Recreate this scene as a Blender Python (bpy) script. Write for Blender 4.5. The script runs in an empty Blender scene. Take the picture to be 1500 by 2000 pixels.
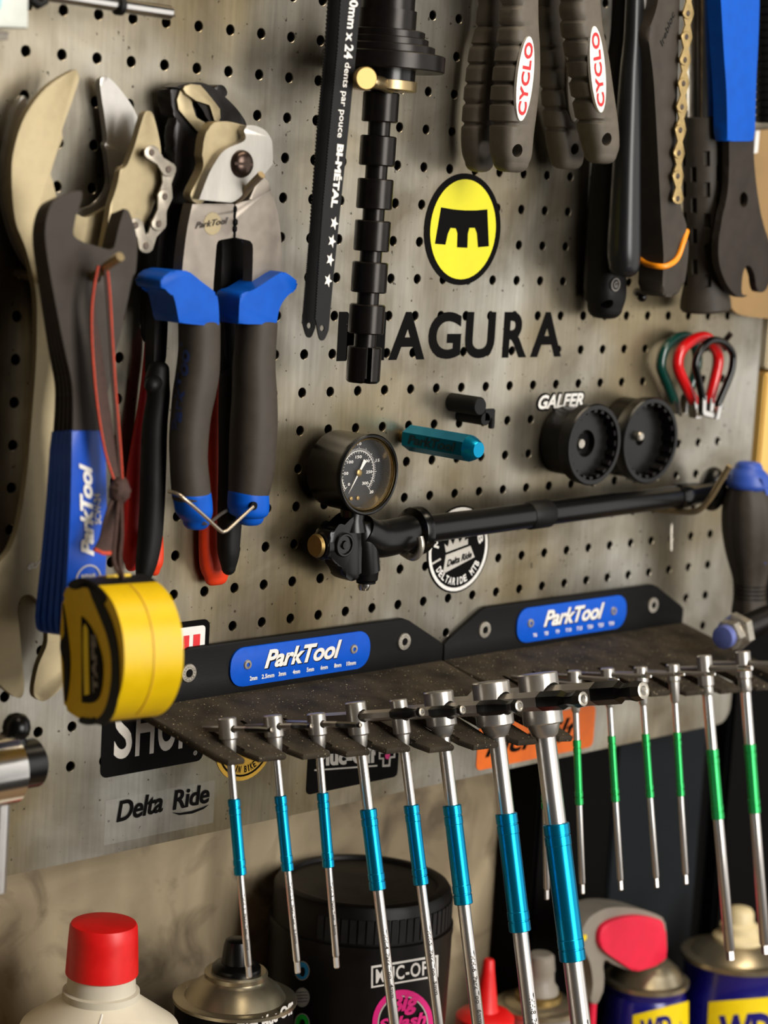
import bpy, bmesh, math, random
from mathutils import Vector, Matrix
random.seed(7)
SC = bpy.context.scene
COL = SC.collection

# ------------------------------------------------------------------ camera
# Pose solved from the 20 mm hole grid of the perforated panel.  Panel front is the plane Y = 0,
# X runs along the hole rows, Z up the columns, -Y out of the panel.  Millimetres below, metres in Blender.
F_PX, CX, CY = 4282.28, 750.0, 1000.0
R3 = [[0.71574793, -0.05747771, -0.69598938], [-0.06274053, 0.98728483, -0.14605578], [0.69553471, 0.14820587, 0.70304089]]
T3 = [-42.617907, -62.0963, 1142.12979]
CAM = [-sum(R3[k][i] * T3[k] for k in range(3)) for i in range(3)]      # x right, y down, z into the panel (mm)
cam_d = bpy.data.cameras.new('camera'); cam = bpy.data.objects.new('camera', cam_d); COL.objects.link(cam)
def g2b(v): return Vector((v[0], v[2], -v[1]))
mw = Matrix.Identity(4)
for k, s in ((0, 1), (1, -1), (2, -1)):
    c = g2b(R3[k]) * s
    for i in range(3): mw[i][k] = c[i]
p = g2b(CAM) / 1000
for i in range(3): mw[i][3] = p[i]
cam.matrix_world = mw
cam_d.sensor_fit = 'HORIZONTAL'; cam_d.sensor_width = 36.0; cam_d.lens = F_PX / 1500 * 36
cam_d.clip_start = 0.05; cam_d.clip_end = 50
cam_d.dof.use_dof = True; cam_d.dof.focus_distance = 1.135; cam_d.dof.aperture_fstop = 9.5
SC.camera = cam

# ------------------------------------------------------------------ light
wd = bpy.data.worlds.new('workshop'); SC.world = wd; wd.use_nodes = True
bg = wd.node_tree.nodes['Background']; bg.inputs[0].default_value = (1.0, 0.93, 0.84, 1); bg.inputs[1].default_value = 0.022
def area(name, loc, target, sx, sy, power, colr):
    l = bpy.data.lights.new(name, 'AREA'); l.shape = 'RECTANGLE'; l.size = sx; l.size_y = sy; l.energy = power; l.color = colr
    o = bpy.data.objects.new(name, l); COL.objects.link(o); o.location = loc
    o.rotation_euler = (Vector(target) - Vector(loc)).to_track_quat('-Z', 'Y').to_euler()
    return o
TGT = (0.1, 0, -0.08)
area('doorway_light', (1.75, -1.45, 0.0), TGT, 1.6, 2.1, 13, (1.0, 0.975, 0.93))
area('front_window', (0.18, -1.58, 0.30), TGT, 0.7, 1.3, 34, (1.0, 0.965, 0.91))
area('ceiling_light', (0.25, -0.6, 1.35), TGT, 1.2, 0.3, 13, (1.0, 0.84, 0.62))
SC.view_settings.view_transform = 'Standard'; SC.view_settings.look = 'None'
SC.view_settings.gamma = 1.0; SC.view_settings.use_curve_mapping = False
SC.view_settings.exposure = 0.0

# ------------------------------------------------------------------ geometry helpers
def ray(px, py):
    q = ((px - CX) / F_PX, (py - CY) / F_PX, 1.0)
    return [sum(R3[k][i] * q[k] for k in range(3)) for i in range(3)]
def mm(x, z, d): return Vector((x / 1000, -d / 1000, z / 1000))
def at(px, py, d=0.0):
    r = ray(px, py); s = (-d - CAM[2]) / r[2]
    return mm(CAM[0] + s * r[0], -(CAM[1] + s * r[1]), d)
def atx(px, py, x):
    r = ray(px, py); s = (x - CAM[0]) / r[0]
    return mm(x, -(CAM[1] + s * r[1]), -(CAM[2] + s * r[2]))
def xzd(v): return v.x * 1000, v.z * 1000, -v.y * 1000
def ppm(v):                                             # image pixels per millimetre at a point
    x, z, d = xzd(v); g = (x, -z, -d)
    return F_PX / (sum(R3[2][i] * g[i] for i in range(3)) + T3[2])
OUT = Vector((0, -1, 0)); UP = Vector((0, 0, 1)); RT = Vector((1, 0, 0))
ORIG = {}
def thing(name, label, cat, loc, group=None):
    o = bpy.data.objects.new(name, None); COL.objects.link(o); o.empty_display_size = 0.01
    o.location = loc; ORIG[o.name] = Vector(loc)
    o['label'] = label; o['category'] = cat
    if group: o['group'] = group
    return o
def put(name, bm, m, parent=None, smooth=38, label=None, kind=None, cat=None, group=None):
    bmesh.ops.recalc_face_normals(bm, faces=bm.faces[:])
    if parent is None:
        lo = Vector([min(v.co[i] for v in bm.verts) for i in range(3)]); hi = Vector([max(v.co[i] for v in bm.verts) for i in range(3)])
        org = (lo + hi) / 2
    else:
        org = ORIG[parent.name]
    bmesh.ops.translate(bm, verts=bm.verts[:], vec=-org)
    me = bpy.data.meshes.new(name); bm.to_mesh(me); bm.free()
    return link_mesh(name, me, m, parent, org, smooth, label, kind, cat, group)
def link_mesh(name, me, m, parent, org, smooth=38, label=None, kind=None, cat=None, group=None):
    for mt in (m if isinstance(m, (list, tuple)) else [m]): me.materials.append(mt)
    if smooth:
        me.polygons.foreach_set('use_smooth', [True] * len(me.polygons)); me.set_sharp_from_angle(angle=math.radians(smooth))
    o = bpy.data.objects.new(name, me); COL.objects.link(o)
    ORIG[o.name] = Vector(org)
    if parent is None: o.location = org
    else: o.parent = parent
    if label: o['label'] = label
    if kind: o['kind'] = kind
    if cat: o['category'] = cat
    if group: o['group'] = group
    return o
def NB(): return bmesh.new()
def cr(P, n=5, closed=True):
    """Smooth curve through P; a point given twice in a row is kept as a corner."""
    P = [tuple(p) for p in P]; out = []; N = len(P)
    for i in range(N if closed else N - 1):
        p0 = P[(i - 1) % N] if closed or i > 0 else P[i]; p1 = P[i]; p2 = P[(i + 1) % N]
        p3 = P[(i + 2) % N] if closed or i + 2 < N else p2
        if p1 == p2: continue
        for k in range(n):
            t = k / n; q = []
            for a, b, c, d in zip(p0, p1, p2, p3):
                q.append(0.5 * (2 * b + (c - a) * t + (2 * a - 5 * b + 4 * c - d) * t * t + (3 * b - a - 3 * c + d) * t ** 3))
            if not out or max(abs(u - v) for u, v in zip(q, out[-1])) > 1e-6: out.append(tuple(q))
    if not closed: out.append(P[-1])
    return out
def slab(bm, front, vec, bev=0.0, holes=(), seg=2):
    """Extrude the flat outline `front` (world points) along vec; holes are further outlines."""
    loops = [front] + list(holes); ve = Vector(vec); caps = []; sides = []
    for off in (Vector((0, 0, 0)), ve):
        vs = [[bm.verts.new(p + off) for p in lp] for lp in loops]; caps.append(vs)
    if holes:
        for vs in caps:
            es = []
            for lp in vs:
                for i in range(len(lp)): es.append(bm.edges.new((lp[i], lp[(i + 1) % len(lp)])))
            bmesh.ops.triangle_fill(bm, use_beauty=True, use_dissolve=False, edges=es)
    else:
        for vs in caps: bm.faces.new(vs[0])
    for a, b in zip(caps[0], caps[1]):
        for i in range(len(a)):
            j = (i + 1) % len(a); bm.faces.new((a[i], a[j], b[j], b[i]))
    if bev > 0:
        es = []
        for vs in caps:
            for lp in vs:
                for i in range(len(lp)):
                    e = bm.edges.get((lp[i], lp[(i + 1) % len(lp)]))
                    if e: es.append(e)
        bmesh.ops.bevel(bm, geom=es, offset=bev / 1000, segments=seg, profile=0.5, affect='EDGES', clamp_overlap=True)
def prism(bm, P, d, t, bev=0.0, holes=()):
    """Plate parallel to the panel: pixel outline P on its front face d mm out, t mm thick towards the panel."""
    slab(bm, [at(x, y, d) for x, y in P], Vector((0, t / 1000, 0)), bev, [[at(x, y, d) for x, y in h] for h in holes])
def ell(cx, cy, rx, ry, n=20, rot=0.0):
    c, s = math.cos(rot), math.sin(rot)
    return [(cx + rx * math.cos(a) * c - ry * math.sin(a) * s, cy + rx * math.cos(a) * s + ry * math.sin(a) * c) for a in [2 * math.pi * i / n for i in range(n)]]
def basis(ax):
    ax = ax.normalized(); h = UP if abs(ax.z) < 0.9 else RT
    u = ax.cross(h).normalized(); return u, ax.cross(u).normalized(), ax
def lathe(bm, o, ax, prof, seg=32, caps=True, phase=0.0):
    u, v, w = basis(Vector(ax)); rings = []
    for s, r in prof:
        r = max(r, 1e-4)
        rings.append([bm.verts.new(o + w * (s / 1000) + (u * math.cos(a) + v * math.sin(a)) * (r / 1000)) for a in [phase + 2 * math.pi * i / seg for i in range(seg)]])
    for a, b in zip(rings, rings[1:]):
        for i in range(seg): bm.faces.new((a[i], a[(i + 1) % seg], b[(i + 1) % seg], b[i]))
    if caps: bm.faces.new(rings[0]); bm.faces.new(rings[-1])
def tube(bm, pts, rad, seg=14, rnd=False, sq=1.0):
    """Sweep round sections along world points; rad in mm (one value or one per point)."""
    pts = [Vector(p) for p in pts]; n = len(pts)
    rad = list(rad) if isinstance(rad, (list, tuple)) else [rad] * n
    if len(rad) != n: rad = [rad[min(int(i * (len(rad) - 1) / (n - 1)), len(rad) - 2)] * (1 - (i * (len(rad) - 1) / (n - 1)) + min(int(i * (len(rad) - 1) / (n - 1)), len(rad) - 2)) + rad[min(int(i * (len(rad) - 1) / (n - 1)), len(rad) - 2) + 1] * ((i * (len(rad) - 1) / (n - 1)) - min(int(i * (len(rad) - 1) / (n - 1)), len(rad) - 2)) for i in range(n)]
    if rnd:
        a = (pts[0] - pts[1]).normalized(); b = (pts[-1] - pts[-2]).normalized(); r0, r1 = rad[0], rad[-1]
        hd = [(pts[0] + a * r0 / 1000 * k, r0 * f) for k, f in ((0.97, 0.25), (0.87, 0.5), (0.5, 0.87))]
        tl = [(pts[-1] + b * r1 / 1000 * k, r1 * f) for k, f in ((0.5, 0.87), (0.87, 0.5), (0.97, 0.25))]
        pts = [h[0] for h in hd] + pts + [h[0] for h in tl]; rad = [h[1] for h in hd] + rad + [h[1] for h in tl]; n = len(pts)
    tan = [(pts[min(i + 1, n - 1)] - pts[max(i - 1, 0)]).normalized() for i in range(n)]
    u, v, _ = basis(tan[0]); rings = []
    for i in range(n):
        if i:
            q = tan[i - 1].rotation_difference(tan[i]); u = q @ u; v = q @ v
        rings.append([bm.verts.new(pts[i] + (u * math.cos(a) + v * sq * math.sin(a)) * (rad[i] / 1000)) for a in [2 * math.pi * k / seg for k in range(seg)]])
    for a, b in zip(rings, rings[1:]):
        for k in range(seg): bm.faces.new((a[k], a[(k + 1) % seg], b[(k + 1) % seg], b[k]))
    bm.faces.new(rings[0]); bm.faces.new(rings[-1])
def crv(pts, n=5): return [Vector(p) for p in cr([tuple(p) for p in pts], n, closed=False)]
def vsweep(bm, rings, seg=32, mod=None, cap=3.0):
    """Upright sweep: rings of (centre, half x mm, half depth mm, squareness), listed top to bottom; rounded ends."""
    rings = [list(r) for r in rings]
    def ends(r, s):
        c, hx, hd, n = r; e = []
        for k in (0.35, 0.7, 0.92, 1.0):
            q = math.sqrt(max(0.0, 1 - k * k)); m = min(cap / max(hx, 0.1), cap / max(hd, 0.1), 1)
            e.append([c + UP * s * cap * k / 1000, hx - cap * (1 - q) * min(1, hx / cap) if hx > cap else hx * q + 0.05, hd - cap * (1 - q) if hd > cap else hd * q + 0.05, n])
        return e
    if cap > 0: rings = ends(rings[0], 1)[::-1] + rings + ends(rings[-1], -1)
    rs = []
    for i, (c, hx, hd, n) in enumerate(rings):
        row = []
        for k in range(seg):
            a = 2 * math.pi * k / seg; ca, sa = math.cos(a), math.sin(a)
            x = math.copysign(abs(ca) ** (2 / n), ca) * hx; d = math.copysign(abs(sa) ** (2 / n), sa) * hd
            f = mod(a, c) if mod else 1.0
            row.append(bm.verts.new(c + RT * (x * f / 1000) + OUT * (d * f / 1000)))
        rs.append(row)
    for a, b in zip(rs, rs[1:]):
        for k in range(seg): bm.faces.new((a[k], a[(k + 1) % seg], b[(k + 1) % seg], b[k]))
    bm.faces.new(rs[0]); bm.faces.new(rs[-1])
def obox(bm, c, a, b, e, bev=0.0):
    """Box about c with half-edge vectors a, b, e (metres)."""
    vs = {}
    for i in (-1, 1):
        for j in (-1, 1):
            for k in (-1, 1): vs[i, j, k] = bm.verts.new(c + a * i + b * j + e * k)
    fs = [((-1, -1, -1), (-1, 1, -1), (-1, 1, 1), (-1, -1, 1)), ((1, -1, -1), (1, -1, 1), (1, 1, 1), (1, 1, -1)),
          ((-1, -1, -1), (-1, -1, 1), (1, -1, 1), (1, -1, -1)), ((-1, 1, -1), (1, 1, -1), (1, 1, 1), (-1, 1, 1)),
          ((-1, -1, -1), (1, -1, -1), (1, 1, -1), (-1, 1, -1)), ((-1, -1, 1), (-1, 1, 1), (1, 1, 1), (1, -1, 1))]
    ff = [bm.faces.new([vs[q] for q in f]) for f in fs]
    if bev: bmesh.ops.bevel(bm, geom=list({e2 for f in ff for e2 in f.edges}), offset=bev / 1000, segments=2, affect='EDGES')
def mbox(bm, x0, x1, z0, z1, d0, d1, bev=0.0):
    obox(bm, mm((x0 + x1) / 2, (z0 + z1) / 2, (d0 + d1) / 2), RT * abs(x1 - x0) / 2000, UP * abs(z1 - z0) / 2000, OUT * abs(d1 - d0) / 2000, bev)
def cut(o, cutters):
    """Real holes: boolean the cutter solids out of o, bake the result, drop the cutters."""
    bm = NB()
    for c in cutters: c(bm)
    bmesh.ops.recalc_face_normals(bm, faces=bm.faces[:])
    bmesh.ops.translate(bm, verts=bm.verts[:], vec=-ORIG[o.name])
    me = bpy.data.meshes.new('cutter'); bm.to_mesh(me); bm.free()
    k = bpy.data.objects.new('cutter', me); COL.objects.link(k)
    k.parent = o.parent; k.location = o.location
    md = o.modifiers.new('b', 'BOOLEAN'); md.object = k; md.operation = 'DIFFERENCE'; md.solver = 'EXACT'
    bpy.context.view_layer.update()
    dg = bpy.context.evaluated_depsgraph_get()
    new = bpy.data.meshes.new_from_object(o.evaluated_get(dg))
    o.modifiers.clear(); old = o.data; o.data = new
    bpy.data.objects.remove(k); bpy.data.meshes.remove(me); bpy.data.meshes.remove(old)
    new.polygons.foreach_set('use_smooth', [True] * len(new.polygons)); new.set_sharp_from_angle(angle=math.radians(35))
_txt = {}
def glyphs(s, shear=0.0, bold=0.0, spacing=1.0, res=3):
    """Letter outlines filled in 2D, scaled to the unit square."""
    key = (s, shear, bold, spacing, res)
    if key not in _txt:
        cu = bpy.data.curves.new('t', 'FONT'); cu.body = s; cu.shear = shear; cu.offset = bold; cu.space_character = spacing; cu.resolution_u = res
        o = bpy.data.objects.new('t', cu); COL.objects.link(o); bpy.context.view_layer.update()
        me = bpy.data.meshes.new_from_object(o.evaluated_get(bpy.context.evaluated_depsgraph_get()))
        V = [(v.co.x, v.co.y) for v in me.vertices]; Fc = [tuple(p.vertices) for p in me.polygons]
        bpy.data.objects.remove(o); bpy.data.curves.remove(cu); bpy.data.meshes.remove(me)
        x0 = min(v[0] for v in V); x1 = max(v[0] for v in V); y0 = min(v[1] for v in V); y1 = max(v[1] for v in V)
        _txt[key] = ([((x - x0) / (x1 - x0), (y - y0) / (y1 - y0)) for x, y in V], Fc, (x1 - x0) / (y1 - y0))
    return _txt[key]
def text(bm, s, fn, **k):
    V, Fc, _ = glyphs(s, **k); vs = [bm.verts.new(fn(u, v)) for u, v in V]
    for f in Fc:
        try: bm.faces.new([vs[i] for i in f])
        except ValueError: pass
def tplane(o, br, tl):
    R = br - o; U = tl - o
    return lambda u, v: o + R * u + U * v
def tpx(bl, br, tl, d): return tplane(at(*bl, d), at(*br, d), at(*tl, d))
def arc_text(bm, s, c, r, h, a0, a1, inside=False, **k):
    """Letters along an arc of radius r mm in the panel plane, read left to right along the bottom (inside=True) or the top."""
    n = len(s)
    for i, ch in enumerate(s):
        if ch == ' ': continue
        a = math.radians(a0 + (a1 - a0) * (i + 0.5) / n)
        rad = RT * math.cos(a) + UP * math.sin(a)
        up = -rad if inside else rad; rt = up.cross(OUT) * -1
        rt = Vector((up.z, 0, -up.x)) 
        w = abs(math.radians(a1 - a0)) * r / n * (0.3 if ch in "I'1" else 0.82)
        o = c + rad * (r / 1000) - rt * (w / 2000) - up * (h / 2000)
        text(bm, ch, tplane(o, o + rt * w / 1000, o + up * h / 1000), **k)

# ------------------------------------------------------------------ materials
def rgb(h):
    h = h.lstrip('#'); c = [int(h[i:i + 2], 16) / 255 for i in (0, 2, 4)]
    return tuple(x / 12.92 if x < 0.04045 else ((x + 0.055) / 1.055) ** 2.4 for x in c) + (1,)
def mat(name, c, rough=0.5, metal=0.0, var=0.12, scale=180, bump=0.0, bscale=900, c2=None, rvar=0.08, coat=0.0, stretch=None, spec=0.5, aniso=0.0):
    m = bpy.data.materials.new(name); m.use_nodes = True; nt = m.node_tree; n = nt.nodes; L = nt.links
    b = n['Principled BSDF']; c = rgb(c) if isinstance(c, str) else c
    tc = n.new('ShaderNodeTexCoord'); mp = n.new('ShaderNodeMapping'); L.new(tc.outputs['Object'], mp.inputs[0])
    if stretch: mp.inputs['Scale'].default_value = stretch
    nz = n.new('ShaderNodeTexNoise'); nz.inputs['Scale'].default_value = scale; nz.inputs['Detail'].default_value = 5; L.new(mp.outputs[0], nz.inputs[0])
    rp = n.new('ShaderNodeValToRGB'); rp.color_ramp.elements[0].position = 0.3; rp.color_ramp.elements[1].position = 0.72
    lo = tuple(x * (1 - var) for x in c[:3]) + (1,); hi = tuple(min(1, x * (1 + var)) for x in c[:3]) + (1,)
    if c2: hi = rgb(c2)
    rp.color_ramp.elements[0].color = lo; rp.color_ramp.elements[1].color = hi
    L.new(nz.outputs[0], rp.inputs[0]); L.new(rp.outputs[0], b.inputs['Base Color'])
    mr = n.new('ShaderNodeMapRange'); mr.inputs[3].default_value = max(0.02, rough - rvar); mr.inputs[4].default_value = min(1, rough + rvar)
    L.new(nz.outputs[0], mr.inputs[0]); L.new(mr.outputs[0], b.inputs['Roughness'])
    b.inputs['Metallic'].default_value = metal; b.inputs['Coat Weight'].default_value = coat; b.inputs['Coat Roughness'].default_value = 0.12
    b.inputs['Specular IOR Level'].default_value = spec
    if bump:
        n2 = n.new('ShaderNodeTexNoise'); n2.inputs['Scale'].default_value = bscale; n2.inputs['Detail'].default_value = 3; L.new(mp.outputs[0], n2.inputs[0])
        bp = n.new('ShaderNodeBump'); bp.inputs['Strength'].default_value = bump; bp.inputs['Distance'].default_value = 0.0004
        L.new(n2.outputs[0], bp.inputs['Height']); L.new(bp.outputs[0], b.inputs['Normal'])
    return m
def steel_panel():
    m = bpy.data.materials.new('brushed_panel_steel'); m.use_nodes = True; nt = m.node_tree; n = nt.nodes; L = nt.links; b = n['Principled BSDF']
    tc = n.new('ShaderNodeTexCoord')
    def noise(sc, det, st=(1, 1, 1), rot=(0, 0, 0), dist=0.0):
        mp = n.new('ShaderNodeMapping'); mp.inputs['Scale'].default_value = st; mp.inputs['Rotation'].default_value = rot; L.new(tc.outputs['Object'], mp.inputs[0])
        z = n.new('ShaderNodeTexNoise'); z.inputs['Scale'].default_value = sc; z.inputs['Detail'].default_value = det; z.inputs['Distortion'].default_value = dist; L.new(mp.outputs[0], z.inputs[0]); return z.outputs[0]
    def ramp(src, a, b2, ca, cb):
        r = n.new('ShaderNodeValToRGB'); r.color_ramp.elements[0].position = a; r.color_ramp.elements[1].position = b2
        r.color_ramp.elements[0].color = ca; r.color_ramp.elements[1].color = cb; L.new(src, r.inputs[0]); return r.outputs[0]
    def mix(mode, f, x, y):
        q = n.new('ShaderNodeMix'); q.data_type = 'RGBA'; q.blend_type = mode
        if isinstance(f, float): q.inputs[0].default_value = f
        else: L.new(f, q.inputs[0])
        for s, v in ((6, x), (7, y)):
            if isinstance(v, tuple): q.inputs[s].default_value = v
            else: L.new(v, q.inputs[s])
        return q.outputs[2]
    cloud = ramp(noise(16, 6, dist=0.6), 0.35, 0.68, rgb('#827b6d'), rgb('#bcb8ae'))
    warm = ramp(noise(7, 4), 0.42, 0.62, (1, 1, 1, 1), rgb('#d2c4a6'))
    c = mix('MULTIPLY', 1.0, cloud, warm)
    grain = ramp(noise(420, 3, (1, 1, 0.06), (0, 0.6, 0)), 0.3, 0.7, (0.82, 0.82, 0.82, 1), (1, 1, 1, 1))
    c = mix('MULTIPLY', 1.0, c, grain)
    specks = ramp(noise(330, 2), 0.70, 0.75, (1, 1, 1, 1), rgb('#4a4238'))
    c = mix('MULTIPLY', 0.8, c, specks)
    L.new(c, b.inputs['Base Color']); b.inputs['Metallic'].default_value = 0.88
    mr = n.new('ShaderNodeMapRange'); mr.inputs[3].default_value = 0.24; mr.inputs[4].default_value = 0.40; L.new(noise(22, 5, dist=0.4), mr.inputs[0]); L.new(mr.outputs[0], b.inputs['Roughness'])
    bp = n.new('ShaderNodeBump'); bp.inputs['Strength'].default_value = 0.10; bp.inputs['Distance'].default_value = 0.0003
    L.new(noise(300, 4, (1, 1, 0.12), (0, 0.6, 0)), bp.inputs['Height']); L.new(bp.outputs[0], b.inputs['Normal'])
    return m
def plaster():
    m = bpy.data.materials.new('stained_plaster'); m.use_nodes = True; nt = m.node_tree; n = nt.nodes; L = nt.links; b = n['Principled BSDF']
    tc = n.new('ShaderNodeTexCoord')
    def noise(sc, det, dist=0.0):
        z = n.new('ShaderNodeTexNoise'); z.inputs['Scale'].default_value = sc; z.inputs['Detail'].default_value = det; z.inputs['Distortion'].default_value = dist; L.new(tc.outputs['Object'], z.inputs[0]); return z.outputs[0]
    def ramp(src, a, b2, ca, cb):
        r = n.new('ShaderNodeValToRGB'); r.color_ramp.elements[0].position = a; r.color_ramp.elements[1].position = b2
        r.color_ramp.elements[0].color = ca; r.color_ramp.elements[1].color = cb; L.new(src, r.inputs[0]); return r.outputs[0]
    a = ramp(noise(9, 6, 0.8), 0.36, 0.62, rgb('#7f7057'), rgb('#bdab8b')); s = ramp(noise(24, 8, 1.2), 0.28, 0.50, rgb('#6f6251'), (1, 1, 1, 1))
    q = n.new('ShaderNodeMix'); q.data_type = 'RGBA'; q.blend_type = 'MULTIPLY'; q.inputs[0].default_value = 0.75; L.new(a, q.inputs[6]); L.new(s, q.inputs[7])
    L.new(q.outputs[2], b.inputs['Base Color']); b.inputs['Roughness'].default_value = 0.75
    bp = n.new('ShaderNodeBump'); bp.inputs['Strength'].default_value = 0.25; bp.inputs['Distance'].default_value = 0.002
    L.new(noise(60, 6), bp.inputs['Height']); L.new(bp.outputs[0], b.inputs['Normal'])
    return m
def wood(name, c1, c2):
    m = bpy.data.materials.new(name); m.use_nodes = True; nt = m.node_tree; n = nt.nodes; L = nt.links; b = n['Principled BSDF']
    tc = n.new('ShaderNodeTexCoord'); mp = n.new('ShaderNodeMapping'); mp.inputs['Scale'].default_value = (1, 1, 0.08); L.new(tc.outputs['Object'], mp.inputs[0])
    z = n.new('ShaderNodeTexNoise'); z.inputs['Scale'].default_value = 90; z.inputs['Detail'].default_value = 6; z.inputs['Distortion'].default_value = 0.6; L.new(mp.outputs[0], z.inputs[0])
    r = n.new('ShaderNodeValToRGB'); r.color_ramp.elements[0].position = 0.35; r.color_ramp.elements[1].position = 0.7; r.color_ramp.elements[0].color = rgb(c1); r.color_ramp.elements[1].color = rgb(c2)
    L.new(z.outputs[0], r.inputs[0]); L.new(r.outputs[0], b.inputs['Base Color']); b.inputs['Roughness'].default_value = 0.6
    return m
def film(name):
    m = bpy.data.materials.new(name); m.use_nodes = True; nt = m.node_tree; n = nt.nodes; L = nt.links
    tr = n.new('ShaderNodeBsdfTransparent'); gl = n.new('ShaderNodeBsdfPrincipled'); gl.inputs['Base Color'].default_value = (0.6, 0.6, 0.58, 1); gl.inputs['Roughness'].default_value = 0.25
    mx = n.new('ShaderNodeMixShader'); mx.inputs[0].default_value = 0.06; L.new(tr.outputs[0], mx.inputs[1]); L.new(gl.outputs[0], mx.inputs[2]); L.new(mx.outputs[0], n['Material Output'].inputs[0])
    return m
def glass(name):
    m = bpy.data.materials.new(name); m.use_nodes = True; nt = m.node_tree; n = nt.nodes; L = nt.links
    tr = n.new('ShaderNodeBsdfTransparent'); gl = n.new('ShaderNodeBsdfGlossy'); gl.inputs['Roughness'].default_value = 0.03
    mx = n.new('ShaderNodeMixShader'); mx.inputs[0].default_value = 0.015; L.new(tr.outputs[0], mx.inputs[1]); L.new(gl.outputs[0], mx.inputs[2]); L.new(mx.outputs[0], n['Material Output'].inputs[0])
    return m
def dusty():
    m = mat('dusty_black_powder_coat', '#241f18', 0.78, 0.0, 0.25, 60, 0.35, 1800, c2='#40382c', spec=0.2)
    nt = m.node_tree; n = nt.nodes; L = nt.links; b = n['Principled BSDF']; src = b.inputs['Base Color'].links[0].from_socket
    tc = n.new('ShaderNodeTexCoord'); z = n.new('ShaderNodeTexNoise'); z.inputs['Scale'].default_value = 900; z.inputs['Detail'].default_value = 1; L.new(tc.outputs['Object'], z.inputs[0])
    r = n.new('ShaderNodeValToRGB'); r.color_ramp.elements[0].position = 0.71; r.color_ramp.elements[1].position = 0.76; L.new(z.outputs[0], r.inputs[0])
    q = n.new('ShaderNodeMix'); q.data_type = 'RGBA'; L.new(r.outputs[0], q.inputs[0]); L.new(src, q.inputs[6]); q.inputs[7].default_value = rgb('#b5a68c'); L.new(q.outputs[2], b.inputs['Base Color'])
    return m
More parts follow.
